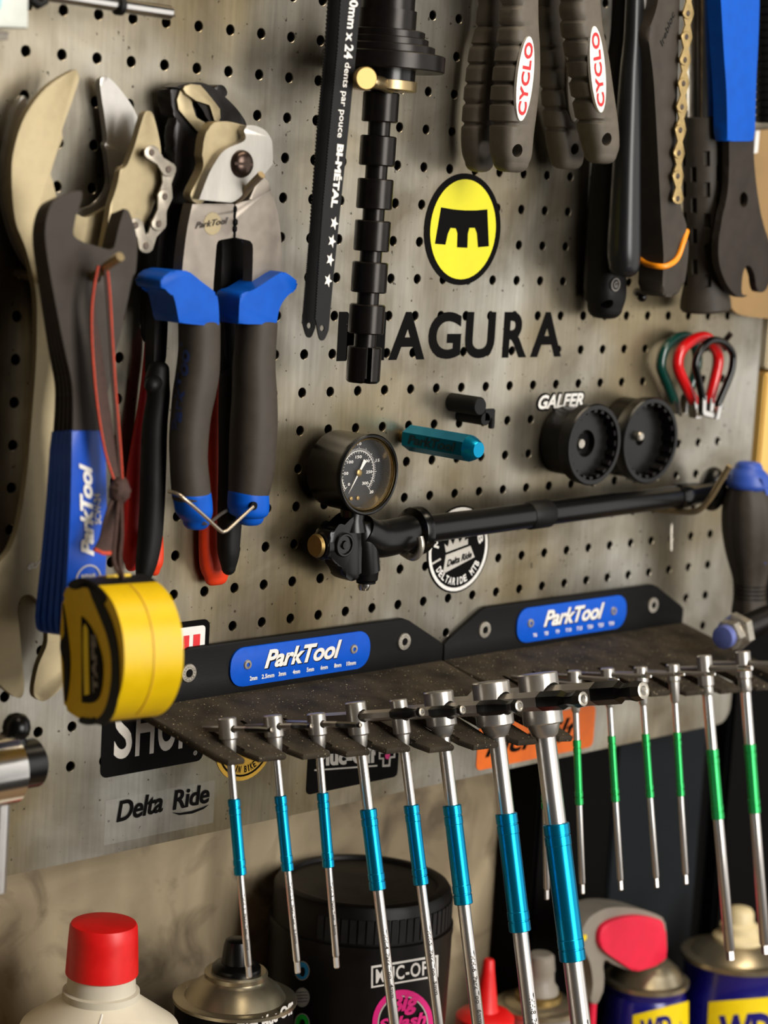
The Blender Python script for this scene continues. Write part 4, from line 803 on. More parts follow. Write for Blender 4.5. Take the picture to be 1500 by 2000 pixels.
# ------------------------------------------------------------------ tools hanging at the upper right
o = thing('handled_tool', 'long matt black handle with a hanging hole, left of the glossy black handle', 'tool handle', at(1185, 400, 14), 'black handles at the upper right')
g = limb('grip', [(1200, 1244, -110), (1194, 1240, 60), (1180, 1236, 150), (1166, 1230, 260), (1157, 1226, 330), (1149, 1222, 430), (1143, 1221, 530), (1142, 1221, 575), (1149, 1214, 602)], 'rubber', 14, 2.8, 6, o)
grip_hole(g, 1192, 594, 24, 2.6)
hc = at(1203, 556, 25.8); bm = NB(); a_, h_ = ring((xzd(hc)[0], xzd(hc)[1]), 3.0, 3.9, 25.8, 24); slab(bm, a_[0], THK, 0, h_); text(bm, 'G', tplane(hc + mm(-1.6, -1.8, 0), hc + mm(1.6, -1.8, 0), hc + mm(-1.6, 1.8, 0)), bold=.03); put('handle_mark', bm, M['grey'], o, smooth=0)
o = thing('handled_tool', 'glossy black tapered handle with a long highlight, left of the orange-striped handle', 'tool handle', at(1215, 300, 34), 'black handles at the upper right')
limb('grip', [(1226, 1256, -110), (1219, 1254, 60), (1211, 1252, 140), (1204, 1251, 230), (1197, 1250, 325), (1191, 1250, 420), (1187, 1250, 490), (1190, 1248, 518)], 'handleblack', 34, 2.4, 7, o)
o = thing('folding_saw', 'chunky black saw handle with an orange stripe near its end', 'saw', at(1300, 330, 40))
SH = cr([(1267, 62), (1284, 8), (1300, -110), (1300, -110), (1331, -110), (1331, -110), (1325, 100), (1321, 260), (1323, 330), (1328, 395), (1344, 455), (1342, 520), (1330, 572), (1305, 580), (1294, 570), (1296, 500), (1291, 420), (1285, 300), (1277, 160), (1270, 100)], 4)
bm = NB(); prism(bm, SH, 46, 18, 3.0); put('handle', bm, M['greyrubber'], o)
bm = NB(); tube(bm, crv([at(1249, 505, 28), at(1262, 515, 34), at(1283, 520, 43), at(1303, 519, 47), at(1322, 505, 46.8), at(1334, 474, 46.6), at(1341, 452, 45)], 6), 1.7, 12, True); put('orange_stripe', bm, M['orangestrip'], o)
bm = NB(); prism(bm, [(1253, -110), (1296, -110), (1290, -4), (1268, 58), (1262, 64)], 38, 2.5, 0.2); put('blade', bm, M['silver'], o)
bm = NB(); text(bm, 'Irebloc', tpx((1294, 92), (1319, 28), (1288, 84), 46.15), shear=0.2, bold=0.01); put('handle_lettering', bm, M['black'], o, smooth=0)
bm = NB(); tube(bm, [at(1245, 572, 14), at(1254, 580, 22)], 3, 12, True); put('lanyard_eye', bm, M['gloss'], o)
o = thing('bicycle_chain', 'bronze bicycle chain length hanging beside the orange-striped black handle', 'chain', at(1336, 180, 48))
chain(o, [(1351, -112), (1348, -66), (1346, -20), (1345, 26), (1342, 72), (1339, 117), (1336, 163), (1333, 209), (1330, 254), (1327, 299), (1325, 344), (1325, 388)], 50, 10.8, 4.2, 'chain')
# chrome tube with a dimpled grip
o = thing('grip_tube_tool', 'chrome tube with a dimpled black rubber grip left of the blue wrench', 'tool handle', at(1375, 320, 22))
c0 = at(1374, -110, 22); c1 = at(1374, 226, 22); c2 = at(1378, 606, 22); s = ppm(c1)
bm = NB(); lathe(bm, c0, c1 - c0, [(0, 35 / s), ((c1 - c0).length * 1000 + 6, 35 / s)], 40); put('chrome_tube', bm, M['chrome'], o)
bm = NB(); LG = (c2 - c1).length * 1000; ax = (c2 - c1).normalized()
prof = [(0, 11.6), (0.6, 12.6), (10, 12.6)] + [(10.5 + k * 9.2, 12.9) for k in range(1, 10)] + [(LG - 16, 13.2), (LG - 6, 15.2), (LG - 1.5, 15.6), (LG, 14.5)]
lathe(bm, c1, ax, prof, 20); bm.faces.ensure_lookup_table()
bm.normal_update(); fs = []
for f in bm.faces:
    if len(f.verts) != 4: continue
    m = f.calc_center_median() - c1; t = m.dot(ax) * 1000; k = round((t - 15) / 9.2)
    if 16 < t < LG - 18:
        rad = m - ax * m.dot(ax); u, v, _ = basis(ax); j = int(round(math.atan2(rad.dot(v), rad.dot(u)) / (2 * math.pi / 20) - 0.5))
        if (j + 2 * int((t - 10) // 9.2)) % 4 == 0: fs.append(f)
r = bmesh.ops.inset_individual(bm, faces=fs, thickness=0.0007, depth=-0.0022); put('dimpled_grip', bm, M['greyrubber'], o, smooth=30)
# blue-sleeved pedal wrench
o = thing('pedal_wrench', 'blue-sleeved dark steel wrench with a notched flared end at the upper right', 'wrench', at(1448, 300, 42))
bm = NB(); prism(bm, cr([(1402, -110), (1402, -110), (1486, -110), (1486, -110), (1482, 60), (1477, 162), (1474, 276), (1474, 276), (1421, 276), (1421, 276), (1419, 180), (1413, 90)], 4), 46, 10, 2.0); put('sleeve', bm, M['blue'], o)
PW = cr([(1424, 262), (1424, 262), (1472, 262), (1472, 262), (1473, 310), (1477, 357), (1484, 405), (1492, 440), (1503, 475), (1508, 510), (1504, 545), (1496, 566), (1486, 571), (1478, 563), (1474, 538), (1467, 522), (1459, 519), (1452, 532), (1449, 555), (1450, 574), (1460, 577), (1448, 581), (1434, 574), (1420, 556), (1409, 530), (1404, 505), (1404, 471), (1411, 425), (1420, 385), (1424, 340)], 4)
bm = NB(); prism(bm, PW, 44, 5, 0.6, [ell(1453, 390, 8, 15, 20)]); put('steel_head', bm, M['darksteel'], o)
o = thing('ribbed_grip_tool', 'ribbed black rubber grip cut off by the right picture edge', 'tool handle', at(1508, 100, 30))
a_, b_ = at(1508, -110, 30), at(1506, 254, 30); LG = (b_ - a_).length * 1000
bm = NB(); prof = []
for k in range(int(LG / 4.6)): prof += [(k * 4.6, 8.8), (k * 4.6 + .7, 9.8), (k * 4.6 + 3.6, 9.8), (k * 4.6 + 4.3, 8.8)]
lathe(bm, a_, b_ - a_, prof, 28); put('ribbed_grip', bm, M['rubber'], o, smooth=25)
o = thing('card', 'tan cardboard backing card hung behind the notched wrench', 'card', at(1475, 440, 10))
bm = NB(); prism(bm, cr([(1470, 255), (1470, 255), (1560, 250), (1560, 250), (1560, 625), (1560, 625), (1500, 622), (1450, 616), (1428, 600), (1428, 560), (1440, 480), (1468, 380)], 3), 12, 2.5, 0.4); put('board', bm, M['card'], o)
bm = NB(); prism(bm, [(1476, 255), (1484, 255), (1480, 298), (1473, 300)], 14, 1.5); put('white_edge', bm, M['white'], o)

# ------------------------------------------------------------------ shock pump with gauge
o = thing('shock_pump', 'black shock pump with a round pressure gauge lying on two hooks', 'pump', at(720, 1050, 20))
D = 20
def axis_pts(*P): return [at(x, y, D) for x, y in P]
P = axis_pts((800, 1038), (835, 1033)); e = axis_pts((1323, 969))[0]; v = (e - P[1]).normalized()
def along(x): return (at(x, 1000, D).x - P[1].x) / v.x * 1000
bm = NB(); lathe(bm, P[1], v, [(-8, 7.6), (along(1033), 7.2)], 32); put('barrel', bm, M['plastic'], o)
bm = NB(); lathe(bm, P[1], v, [(along(1031), 7.4), (along(1034), 8.2), (along(1068), 8.2), (along(1071), 7.4)], 32); put('barrel_collar', bm, M['rubber'], o)
bm = NB(); lathe(bm, P[1], v, [(along(1070), 7.0), (along(1322), 7.0), (along(1326), 6.2)], 32); put('handle_sleeve', bm, M['plastic'], o)
bm = NB(); lathe(bm, P[1], v, [(along(1318), 7.5), (along(1322), 8.0), (along(1336), 8.0), (along(1340), 7.2), (along(1395), 6.0)], 28); put('end_ferrule', bm, M['gloss'], o)
bm = NB(); bmesh.ops.create_uvsphere(bm, u_segments=24, v_segments=14, radius=1); ec = at(1392, 955, D - 4)
for w_ in bm.verts: w_.co = ec + Vector((w_.co.x * 9, w_.co.y * 9, w_.co.z * 14)) / 1000
put('end_knob', bm, M['plastic'], o)
bm = NB(); lathe(bm, P[1], v, [(-14, 8.5), (-12, 12.6), (-9, 13.4), (-7, 13.4), (-6, 9)], 40); put('flange', bm, M['gloss'], o)
hd = at(708, 1062, D)
bm = NB(); tube(bm, crv([at(705, 1035, D), at(735, 1052, D), at(775, 1047, D), P[1] - v * .012], 6), [8.6, 10.2, 9.8, 9.2], 24); put('body_tube', bm, M['plastic'], o)
hb = at(716, 1115, D)
bm = NB(); lathe(bm, at(706, 1020, D), hb - at(706, 1020, D), [(0, 5), (4, 7.6), (10, 8.0), ((hb - at(706, 1020, D)).length * 1000, 7.4)], 28); put('valve_head', bm, M['plastic'], o)
bm = NB(); prism(bm, cr([(646, 1040), (668, 1030), (690, 1010), (706, 1012), (706, 1100), (704, 1128), (690, 1136), (672, 1122), (662, 1095), (640, 1090)], 4), D + 5, 12, 3); put('lever_body', bm, M['plastic'], o)
bm = NB(); lathe(bm, at(622, 1066, D - 2), RT, [(0, 6.6), (1.2, 7.6), (16, 7.4), (19, 6.2)], 28); put('side_plug', bm, M['plastic'], o)
bm = NB(); lathe(bm, at(617, 1066, D - 2) - RT * .0009, RT, [(0, 5.6), (1.6, 6.4), (1.7, 5)], 24); put('plug_cap', bm, M['brass'], o)
vc = at(671, 1064, D + 5)
bm = NB(); lathe(bm, vc, OUT, [(-2, 6.4), (1.2, 6.4), (1.6, 5.9), (1.6, 5.0), (0.6, 4.6), (0.6, 2.4), (1.8, 2.0), (2.0, 0.2)], 28); put('bleed_button', bm, M['gloss'], o)
bm = NB(); lathe(bm, hb + UP * .001, -UP, [(0, 6.6), (5.5, 6.2), (6.4, 5.2), (7.5, 5.2)], 24); put('lower_cap', bm, M['black'], o)
bm = NB(); lathe(bm, hb - UP * .0060 - RT * .0015, -UP, [(0, 3.4), (2.2, 3.4), (4.2, 2.6), (4.2, 1.2)], 20); put('chuck_nipple', bm, M['chrome'], o)
# gauge
gc = at(719, 927, 33)
bm = NB(); lathe(bm, gc, OUT, [(-26, 17), (-25, 20.4), (-3, 20.8), (-1.5, 21.4), (0.6, 21.4), (1.2, 20.7), (1.0, 19.8), (-0.6, 19.2), (-8.4, 18.6), (-8.5, 0.1)], 64, caps=False); gz = put('gauge_case', bm, M['gloss'], o)
bm = NB(); lathe(bm, gc, OUT, [(-8, 18.4), (-0.5, 19.0), (-0.1, 18.5), (-1.4, 18.0), (-3, 18.3), (-7.9, 17.9)], 64, caps=False); put('bezel_ring', bm, M['bezel'], gz)
dl = gc - OUT * .0080
bm = NB(); lathe(bm, dl, OUT, [(-0.3, 18.1), (0, 18.1)], 56); dial = put('dial', bm, M['dial'], gz)
gx, gzz, gd = xzd(dl); gd += 0.2
bm = NB()
def arcstrip(r0, r1, a0, a1, n=40):
    vs = [(bm.verts.new(mm(gx + r0 * math.cos(a), gzz + r0 * math.sin(a), gd)), bm.verts.new(mm(gx + r1 * math.cos(a), gzz + r1 * math.sin(a), gd))) for a in [math.radians(a0 + (a1 - a0) * k / n) for k in range(n + 1)]]
    for p, q in zip(vs, vs[1:]): bm.faces.new((p[0], p[1], q[1], q[0]))
arcstrip(11.3, 11.7, 225, -45)
for k in range(61):
    a = 225 - 270 * k / 60; arcstrip(11.9, 13.6 if k % 5 == 0 else 12.9, a - 0.55, a + 0.55, 1)
for k in range(31):
    a = 225 - 270 * k / 30; arcstrip(9.9 if k % 5 == 0 else 10.4, 11.2, a - 0.6, a + 0.6, 1)
for i, sx in enumerate(('0', '50', '100', '150', '200', '250', '300')):
    a = math.radians(225 - 45 * i); x, z = gx + 8.3 * math.cos(a), gzz + 8.3 * math.sin(a); w = 0.75 * len(sx); text(bm, sx, tplane(mm(x - w, z - .8, gd), mm(x + w, z - .8, gd), mm(x - w, z + .8, gd)), bold=.02, res=2)
for i, sx in enumerate(('0', '5', '10', '15', '20')):
    a = math.radians(225 - 67.5 * i); x, z = gx + 15.2 * math.cos(a), gzz + 15.2 * math.sin(a); w = 0.7 * len(sx); text(bm, sx, tplane(mm(x - w, z - .8, gd), mm(x + w, z - .8, gd), mm(x - w, z + .8, gd)), bold=.02, res=2)
put('dial_print', bm, M['white'], dial, smooth=0)
bm = NB(); na = math.radians(238); u_ = RT * math.cos(na) + UP * math.sin(na); w_ = RT * -math.sin(na) + UP * math.cos(na); nc = dl + OUT * .0012
slab(bm, [nc + (u_ * a + w_ * b) / 1000 for a, b in ((12.5, 0), (0, 0.55), (-3.2, 0.7), (-7.6, 1.25), (-7.6, -1.25), (-3.2, -0.7), (0, -0.55))], Vector((0, .0003, 0))); put('needle', bm, M['white'], gz, smooth=0)
bm = NB(); lathe(bm, dl, OUT, [(0, 1.9), (1.6, 1.9), (2.0, 1.2), (2.0, 0.1)], 20); put('needle_hub', bm, M['brass'], gz)
for sx in (-4.2, 0.6):
    bm = NB(); lathe(bm, mm(gx + sx, gzz - 13.4, gd), OUT, [(0, 1.2), (0.8, 1.0), (1.0, 0.3)], 14); put('dial_screw', bm, M['brass'], gz)
bm = NB(); lathe(bm, gc, OUT, [(-1.3, 18.2), (-0.9, 18.2)], 48); put('gauge_glass', bm, M['glass'], gz)
bm = NB(); lathe(bm, at(690, 985, D), -UP, [(0, 7), (8, 6.2), (14, 8)], 20); put('gauge_neck', bm, M['plastic'], gz)
# hooks that carry it
peg('steel J-hook holding the gauge end of the black pump', -80, 60, [(770, 1066), (792, 1083), (808, 1089), (819, 1080), (823, 1064), (820, 1049)], 1.9, 'zinc', 'pump_hook')
peg('bent steel hook holding the far end of the black pump', -80, 300, [(1345, 1000), (1368, 994), (1388, 972), (1406, 942), (1425, 910)], 1.9, 'peg', 'pump_hook')
peg('thin straight steel pin sticking down under the far end of the pump', -80, 320, [(1308, 1003), (1310, 1010), (1310, 1075)], 1.3, 'zinc', 'pump_hook')
peg('thin steel pin pointing down below the gauge end of the pump', -100, 40, [(714, 1110), (716, 1122), (714, 1150)], 1.7, 'zinc', 'pump_hook')
# teal hex driver
o = thing('hex_bit_holder', 'teal six-sided bit holder sticking out of the panel', 'bit holder', mm(76, -26, 0))
c = mm(76, -26, 0)
bm = NB(); lathe(bm, c, OUT, [(-3, 3.4), (5.5, 3.4)], 20); put('brass_stem', bm, M['brass'], o)
bm = NB(); lathe(bm, c, OUT, [(4, 5.5), (5.6, 7.2), (51, 7.2)], 6, phase=math.pi / 6); put('hex_body', bm, M['teal'], o, smooth=0)
bm = NB(); lathe(bm, c, OUT, [(51, 7.1), (53.5, 6.2), (57, 4.4), (57.3, 4.1)], 24, phase=math.pi / 6); put('end_cone', bm, M['teal'], o)
bm = NB(); xx = 76 - 6.42; text(bm, 'ParkTool', tplane(mm(xx, -28.6, 10), mm(xx, -28.6, 46), mm(xx, -23.2, 10)), shear=0.2, bold=0.04); put('lettering', bm, M['darkteal'], o, smooth=0)
# small black stub
o = thing('stub_holder', 'small black plastic double-barrel stub plugged into the panel above the teal holder', 'holder', mm(114, -9, 0))
bm = NB(); lathe(bm, mm(113, -8, 0), OUT, [(0, 5.2), (21, 5.2), (22, 4.5)], 24); put('barrel', bm, M['rubber'], o)
bm = NB(); lathe(bm, mm(120, -15.5, 0), OUT, [(0, 3.6), (20, 3.6)], 18); put('barrel', bm, M['rubber'], o)
bm = NB(); mbox(bm, 119, 128, -17, -10, 17, 20, .6); mbox(bm, 124, 127, -21, -15, 18, 21, .5); put('locking_tab', bm, M['rubber'], o)
# two splined sockets
def splined(label, px, py, df, R0, body, depth, floor):
    o = thing('splined_socket', label, 'socket', at(px, py, 0), 'black splined sockets'); c = at(px, py, 0); c = mm(xzd(at(px, py, df))[0], xzd(at(px, py, df))[1], 0)
    bm = NB(); lathe(bm, c, OUT, [(0.5, body - 1), (1.5, body), (df - 10, body), (df - 8, R0 - .6), (df - 1, R0), (df, R0 - .8), (df, R0 - 3.2), (df - depth, R0 - 3.6), (df - depth, floor), (df - depth - 4, floor), (df - depth - 4, 0.1)], 56, caps=False); b = put('cup', bm, M['cup'], o)
    bm = NB(); n = 20
    for k in range(n):
        a = 2 * math.pi * k / n; rd = RT * math.cos(a) + UP * math.sin(a); tg = RT * -math.sin(a) + UP * math.cos(a)
        obox(bm, c + rd * ((R0 - 4.0) / 1000) + OUT * ((df - depth / 2 - .4) / 1000), rd * .0012, tg * .0016, OUT * (depth / 2000 - .0006), .3)
    put('spline_ring', bm, M['blacksteel'], b, smooth=20)
    return o, c
o, c = splined('black splined socket with a square drive hole, nearer the pump gauge', 1162, 869, 26, 24, 20, 7, 8)
bm = NB(); lathe(bm, c, OUT, [(15.4, 7.2), (15.6, 7.2)], 4, phase=math.pi / 4); put('drive_hole', bm, M['black'], o, smooth=0)
bm = NB(); lathe(bm, c + RT * -.004, OUT, [(12, 2.6), (19.5, 2.6)], 16); put('peg_end', bm, M['zinc'], o)
o, c = splined('wider black splined socket with a bright peg end in its middle', 1272, 861, 22, 26.2, 24, 9, 4)
bm = NB(); lathe(bm, c + mm(-3, 2, 0), OUT, [(2, 2.8), (16, 2.8), (17, 2.0)], 16); put('peg_end', bm, M['zinc'], o)
# spoke wrenches
def spoke(label, P, d, r, m, ends):
    o = thing('spoke_wrench', label, 'spoke wrench', at(P[5][0], P[5][1], d), 'spoke wrenches on one hook')
    bm = NB(); tube(bm, crv([at(x, y, d) for x, y in P], 5), r, 16, True, 1.0); put('coated_loop', bm, M[m], o)
    for (x0, y0), (x1, y1) in ends:
        bm = NB(); a, b = at(x0, y0, d), at(x1, y1, d); ax = (b - a).normalized(); obox(bm, (a + b) / 2, RT * r * 0.00085, OUT * r * .00085, ax * (b - a).length / 2, .4); put('steel_end', bm, M['chrome'], o)
spoke('dark green spoke wrench at the back of the hook', [(1316, 782), (1303, 748), (1291, 716), (1297, 684), (1313, 666), (1329, 658), (1343, 658), (1356, 669), (1362, 700), (1356, 735), (1341, 775)], 7, 3.2, 'gloss_green', [((1315, 778), (1321, 808)), ((1341, 772), (1337, 806))])
spoke('red spoke wrench in the middle of the hook', [(1355, 784), (1337, 748), (1324, 716), (1329, 687), (1350, 666), (1374, 658), (1389, 667), (1401, 690), (1402, 712), (1395, 745), (1386, 782)], 16, 3.5, 'gloss_red', [((1354, 778), (1358, 816)), ((1387, 776), (1384, 812))])
spoke('black spoke wrench at the front of the hook', [(1372, 778), (1363, 735), (1358, 710), (1368, 685), (1382, 669), (1397, 664), (1416, 671), (1430, 689), (1431, 710), (1425, 736), (1402, 790)], 25, 2.3, 'gloss', [((1372, 772), (1371, 806)), ((1404, 786), (1397, 818))])
bm = NB(); prism(bm, [(1374, 800), (1400, 806), (1398, 819), (1373, 812)], 27, 5, .6); o = bpy.data.objects['spoke_wrench.002']; put('nipple_jaw', bm, M['chrome'], o)
peg('dark steel hook carrying the spoke wrenches', 20, 340, [(1392, 684), (1405, 677), (1427, 652)], 1.9, 'blacksteel')
# screwdriver and bolt tool at the right edge
o = thing('screwdriver', 'black and blue fluted screwdriver handle at the right edge', 'screwdriver', at(1460, 1050, 36))
flute = lambda a, c: 1 - 0.09 * max(0, math.cos(6 * a)) ** 2
limb('handle', [(1428, 1496, 940), (1414, 1513, 985), (1412, 1516, 1030), (1417, 1511, 1070), (1424, 1504, 1100), (1432, 1497, 1130), (1434, 1494, 1160), (1430, 1498, 1195)], 'greyrubber', 36, 2.1, 3, o, flute)
limb('blue_cap', [(1436, 1488, 914), (1426, 1499, 926), (1420, 1506, 944)], 'greyblue', 36, 2.1, 4, o)
bm = NB(); prism(bm, cr([(1488, 935), (1512, 960), (1520, 1010), (1516, 1060), (1500, 1100), (1492, 1095), (1502, 1040), (1500, 980)], 4), 50, 8, 2); put('blue_inlay', bm, M['greyblue'], o)
for y in (1142, 1150, 1158, 1166):
    c = at(1464, y, 36); bm = NB(); lathe(bm, c, UP, [(-0.6, 10.2), (0, 10.8), (0.6, 10.2)], 28); put('neck_ring', bm, M['rubber'], o)
bm = NB(); c = at(1464, 1195, 36); lathe(bm, c, -UP, [(0, 6), (12, 5.4)], 24); put('ferrule', bm, M['greyplastic'], o)
o = thing('bolt_tool', 'steel hex bolt with a blue-grey end lying on the right tool holder', 'bolt', at(1440, 1240, 62))
a = at(1410, 1246, 66); ax = (RT * 0.93 + OUT * -0.1 + UP * 0.10).normalized()
bm = NB(); lathe(bm, a, ax, [(0, 5), (0.4, 7), (6, 7.2)], 28); put('end_cap', bm, M['bluelens'], o)
bm = NB(); lathe(bm, a, ax, [(5, 8), (5.6, 9.4), (12, 9.4), (12.6, 8)], 6); put('hex_head', bm, M['zinc'], o, smooth=0)
bm = NB(); lathe(bm, a, ax, [(13, 9.2), (13.8, 11.6), (20, 11.6), (20.8, 9.8)], 6, phase=.3); put('lock_nut', bm, M['zinc'], o, smooth=0)
bm = NB(); prof = []
for k in range(16): prof += [(20.5 + k * 2.2, 7.2), (21.6 + k * 2.2, 8.2)]
lathe(bm, a, ax, prof, 24); put('threaded_rod', bm, M['blacksteel'], o)
# chrome and black tool cut off at the lower left
o = thing('clamp_tool', 'chrome and black clamp tool with a ball knob at the lower left edge', 'clamp', at(10, 1500, 40))
c = at(66, 1489, 36)
bm = NB(); lathe(bm, c, -RT, [(-1.6, 9.5), (0, 11.4), (40, 11.6)], 36); put('black_barrel', bm, M['plastic'], o)
bm = NB(); lathe(bm, at(19, 1498, 36), -RT, [(0, 14.5), (1.0, 17.0), (30, 17.2)], 44); put('chrome_body', bm, M['chrome'], o)
bm = NB(); lathe(bm, at(31, 1457, 36), UP, [(-2, 5), (2, 5.2), (4, 4.4), (5.5, 6.0), (8.5, 6.6), (12, 6.0), (14.5, 4), (15.6, 0.5)], 28); put('ball_knob', bm, M['plastic'], o)
bm = NB(); lathe(bm, at(72, 1510, 34), -RT, [(-1, 2.6), (4, 2.6)], 16); put('end_pin', bm, M['black'], o)
bm = NB(); tube(bm, [at(-2, 1530, 38), at(-12, 1740, 38)], 5.5, 20); put('chrome_shaft', bm, M['shaft'], o)

# ------------------------------------------------------------------ two bent-steel wrench holders
TL = 0.21
def lz(d): return -155 - TL * (d - 3)
SLOT = [-82.7, -58.4, -33.8, -10.6, 14.0, 40.2, 69.1, 96.0]; SD = [51.6, 57.0, 61.9, 67.4, 74.0, 79.2, 89.6, 97.5]
def holder(label, x0, slots, tips, roots, halfw, sizes):
    """x0 = centre of the back plate; the ledge slopes down and its slotted front gets deeper to the right."""
    o = thing('tool_holder', label, 'tool holder', mm(x0, -142, 0), 'slotted tool holders'); h = 109.2
    bm = NB(); slab(bm, [mm(x0 + x, z, 3) for x, z in ((-h, -156), (h, -156), (h, -146), (h - 3, -143.5), (h - 29, -129), (h - 33, -127.6), (-h + 33, -127.6), (-h + 29, -129), (-h + 3, -143.5), (-h, -146))], Vector((0, .0028, 0)), 0.5); put('back_plate', bm, M['bracketblack'], o)
    pts = [(x0 - h, 0.5), (x0 - h, 4)]
    ed = [x0 - h + 8.5] + slots
    pts.append((tips[0][0] - 3, tips[0][1] - 6)); pts.append((tips[0][0], tips[0][1]))
    for k, (xs, w) in enumerate(zip(slots, halfw)):
        tl, tr = tips[k], tips[k + 1]
        pts += [(xs - w, tl[1] + 1), (xs - w, roots[k] + w * .6), (xs - w * .5, roots[k]), (xs + w * .5, roots[k]), (xs + w, roots[k] + w * .6), (xs + w, tr[1] - 9), (xs + w + 3.5, tr[1] - 1)]
    pts += [(x0 + h - 1.5, tips[-1][1] + 1), (x0 + h, tips[-1][1] - 3), (x0 + h, 4), (x0 + h, 0.5)]
    nrm = Vector((0, 0, -1)) * math.cos(math.atan(TL)) - OUT * -math.sin(math.atan(TL)) * -1
    bm = NB(); slab(bm, [mm(x, lz(d), d) for x, d in pts], Vector((0, 0.0038 * math.sin(math.atan(TL)), -0.0038 * math.cos(math.atan(TL)))), 1.3); put('ledge', bm, M['dusty'], o, smooth=30)
    for sx in (-77, 77):
        c = mm(x0 + sx, -140.6, 3); bm = NB(); lathe(bm, c, OUT, [(-1, 4.0), (0.3, 4.9), (1.0, 4.6), (1.1, 2.2), (-0.4, 2.0), (-0.4, .1)], 28, caps=False)
        for k in range(14):
            a = 2 * math.pi * k / 14; lathe(bm, c + (RT * math.cos(a) + UP * math.sin(a)) * .0034 + OUT * .0009, OUT, [(0, .5), (.35, .45), (.4, .1)], 8)
        sc = put('fixing_screw', bm, M['zinc'], o); bm = NB(); lathe(bm, c + OUT * .00095, OUT, [(0, 2.0), (.1, 2.0)], 6); put('screw_socket', bm, M['black'], sc, smooth=0)
    X0, X1, Z0, Z1 = x0 - 50, x0 + 50, -151.8, -131
    bm = NB(); slab(bm, rrect(X0, X1, Z0, Z1, 9, 4.3, 8), Vector((0, .0014, 0)), 0.25); pl = put('name_plate', bm, M['blueplate'], o)
    for sx in (-38.5, 37.5):
        c = mm(x0 + sx, -140.4, 4.3); bm = NB(); lathe(bm, c, OUT, [(0, 2.7), (.7, 2.3), (.75, 1.2), (-.3, 1.1), (-.3, .1)], 22, caps=False); put('rivet', bm, M['zinc'], o)
    xa, xb = x0 - 27, x0 + 28
    for nm, mt, dx, dz, dd, b in (('lettering_shadow', 'black', .6, -.6, 4.45, .05), ('lettering', 'white', 0, 0, 4.65, .032)):
        bm = NB(); text(bm, 'ParkTool', tplane(mm(xa + dx, -143.9 + dz, dd), mm(xb + dx, -143.9 + dz, dd), mm(xa + dx, -134.0 + dz, dd)), shear=0.3, bold=b, spacing=0.98, res=4); put(nm, bm, M[mt], pl, smooth=0)
    bm = NB(); n = len(sizes)
    for k, sx in enumerate(sizes):
        xc = x0 - 34 + 70 * k / (n - 1); w = 0.88 * len(sx); text(bm, sx, tplane(mm(xc - w, -149.2, 4.5), mm(xc + w, -149.2, 4.5), mm(xc - w, -146.8, 4.5)), bold=.03, res=2)
    put('size_lettering', bm, M['white'], pl, smooth=0)
    return o
TIP = [(-94.7, 65.2), (-67.5, 68.3), (-44.3, 73.5), (-21.1, 78.6), (3, 82.8), (27.5, 89.5), (56.3, 95), (85, 99), (112, 103)]
RT_ = [29.3, 29.9, 34.6, 38.3, 42, 45, 50, 54]; HW = [2.4, 2.4, 2.4, 3.0, 3.0, 3.8, 4.9, 6.2]
holder('black slotted tool holder with blue plate, nearer the tape measure', 6.2, SLOT, TIP, RT_, HW, ['2mm', '2.5mm', '3mm', '4mm', '5mm', '6mm', '8mm', '10mm'])
G0 = [x + 219.3 for x in SLOT]
holder('black slotted tool holder with blue plate, right of the first holder', 225.6, G0, [(x + 219.3, d * .93) for x, d in TIP], RT_, HW, ['T6', 'T8', 'T9', 'T10', 'T15', 'T20', 'T25', 'T30'])

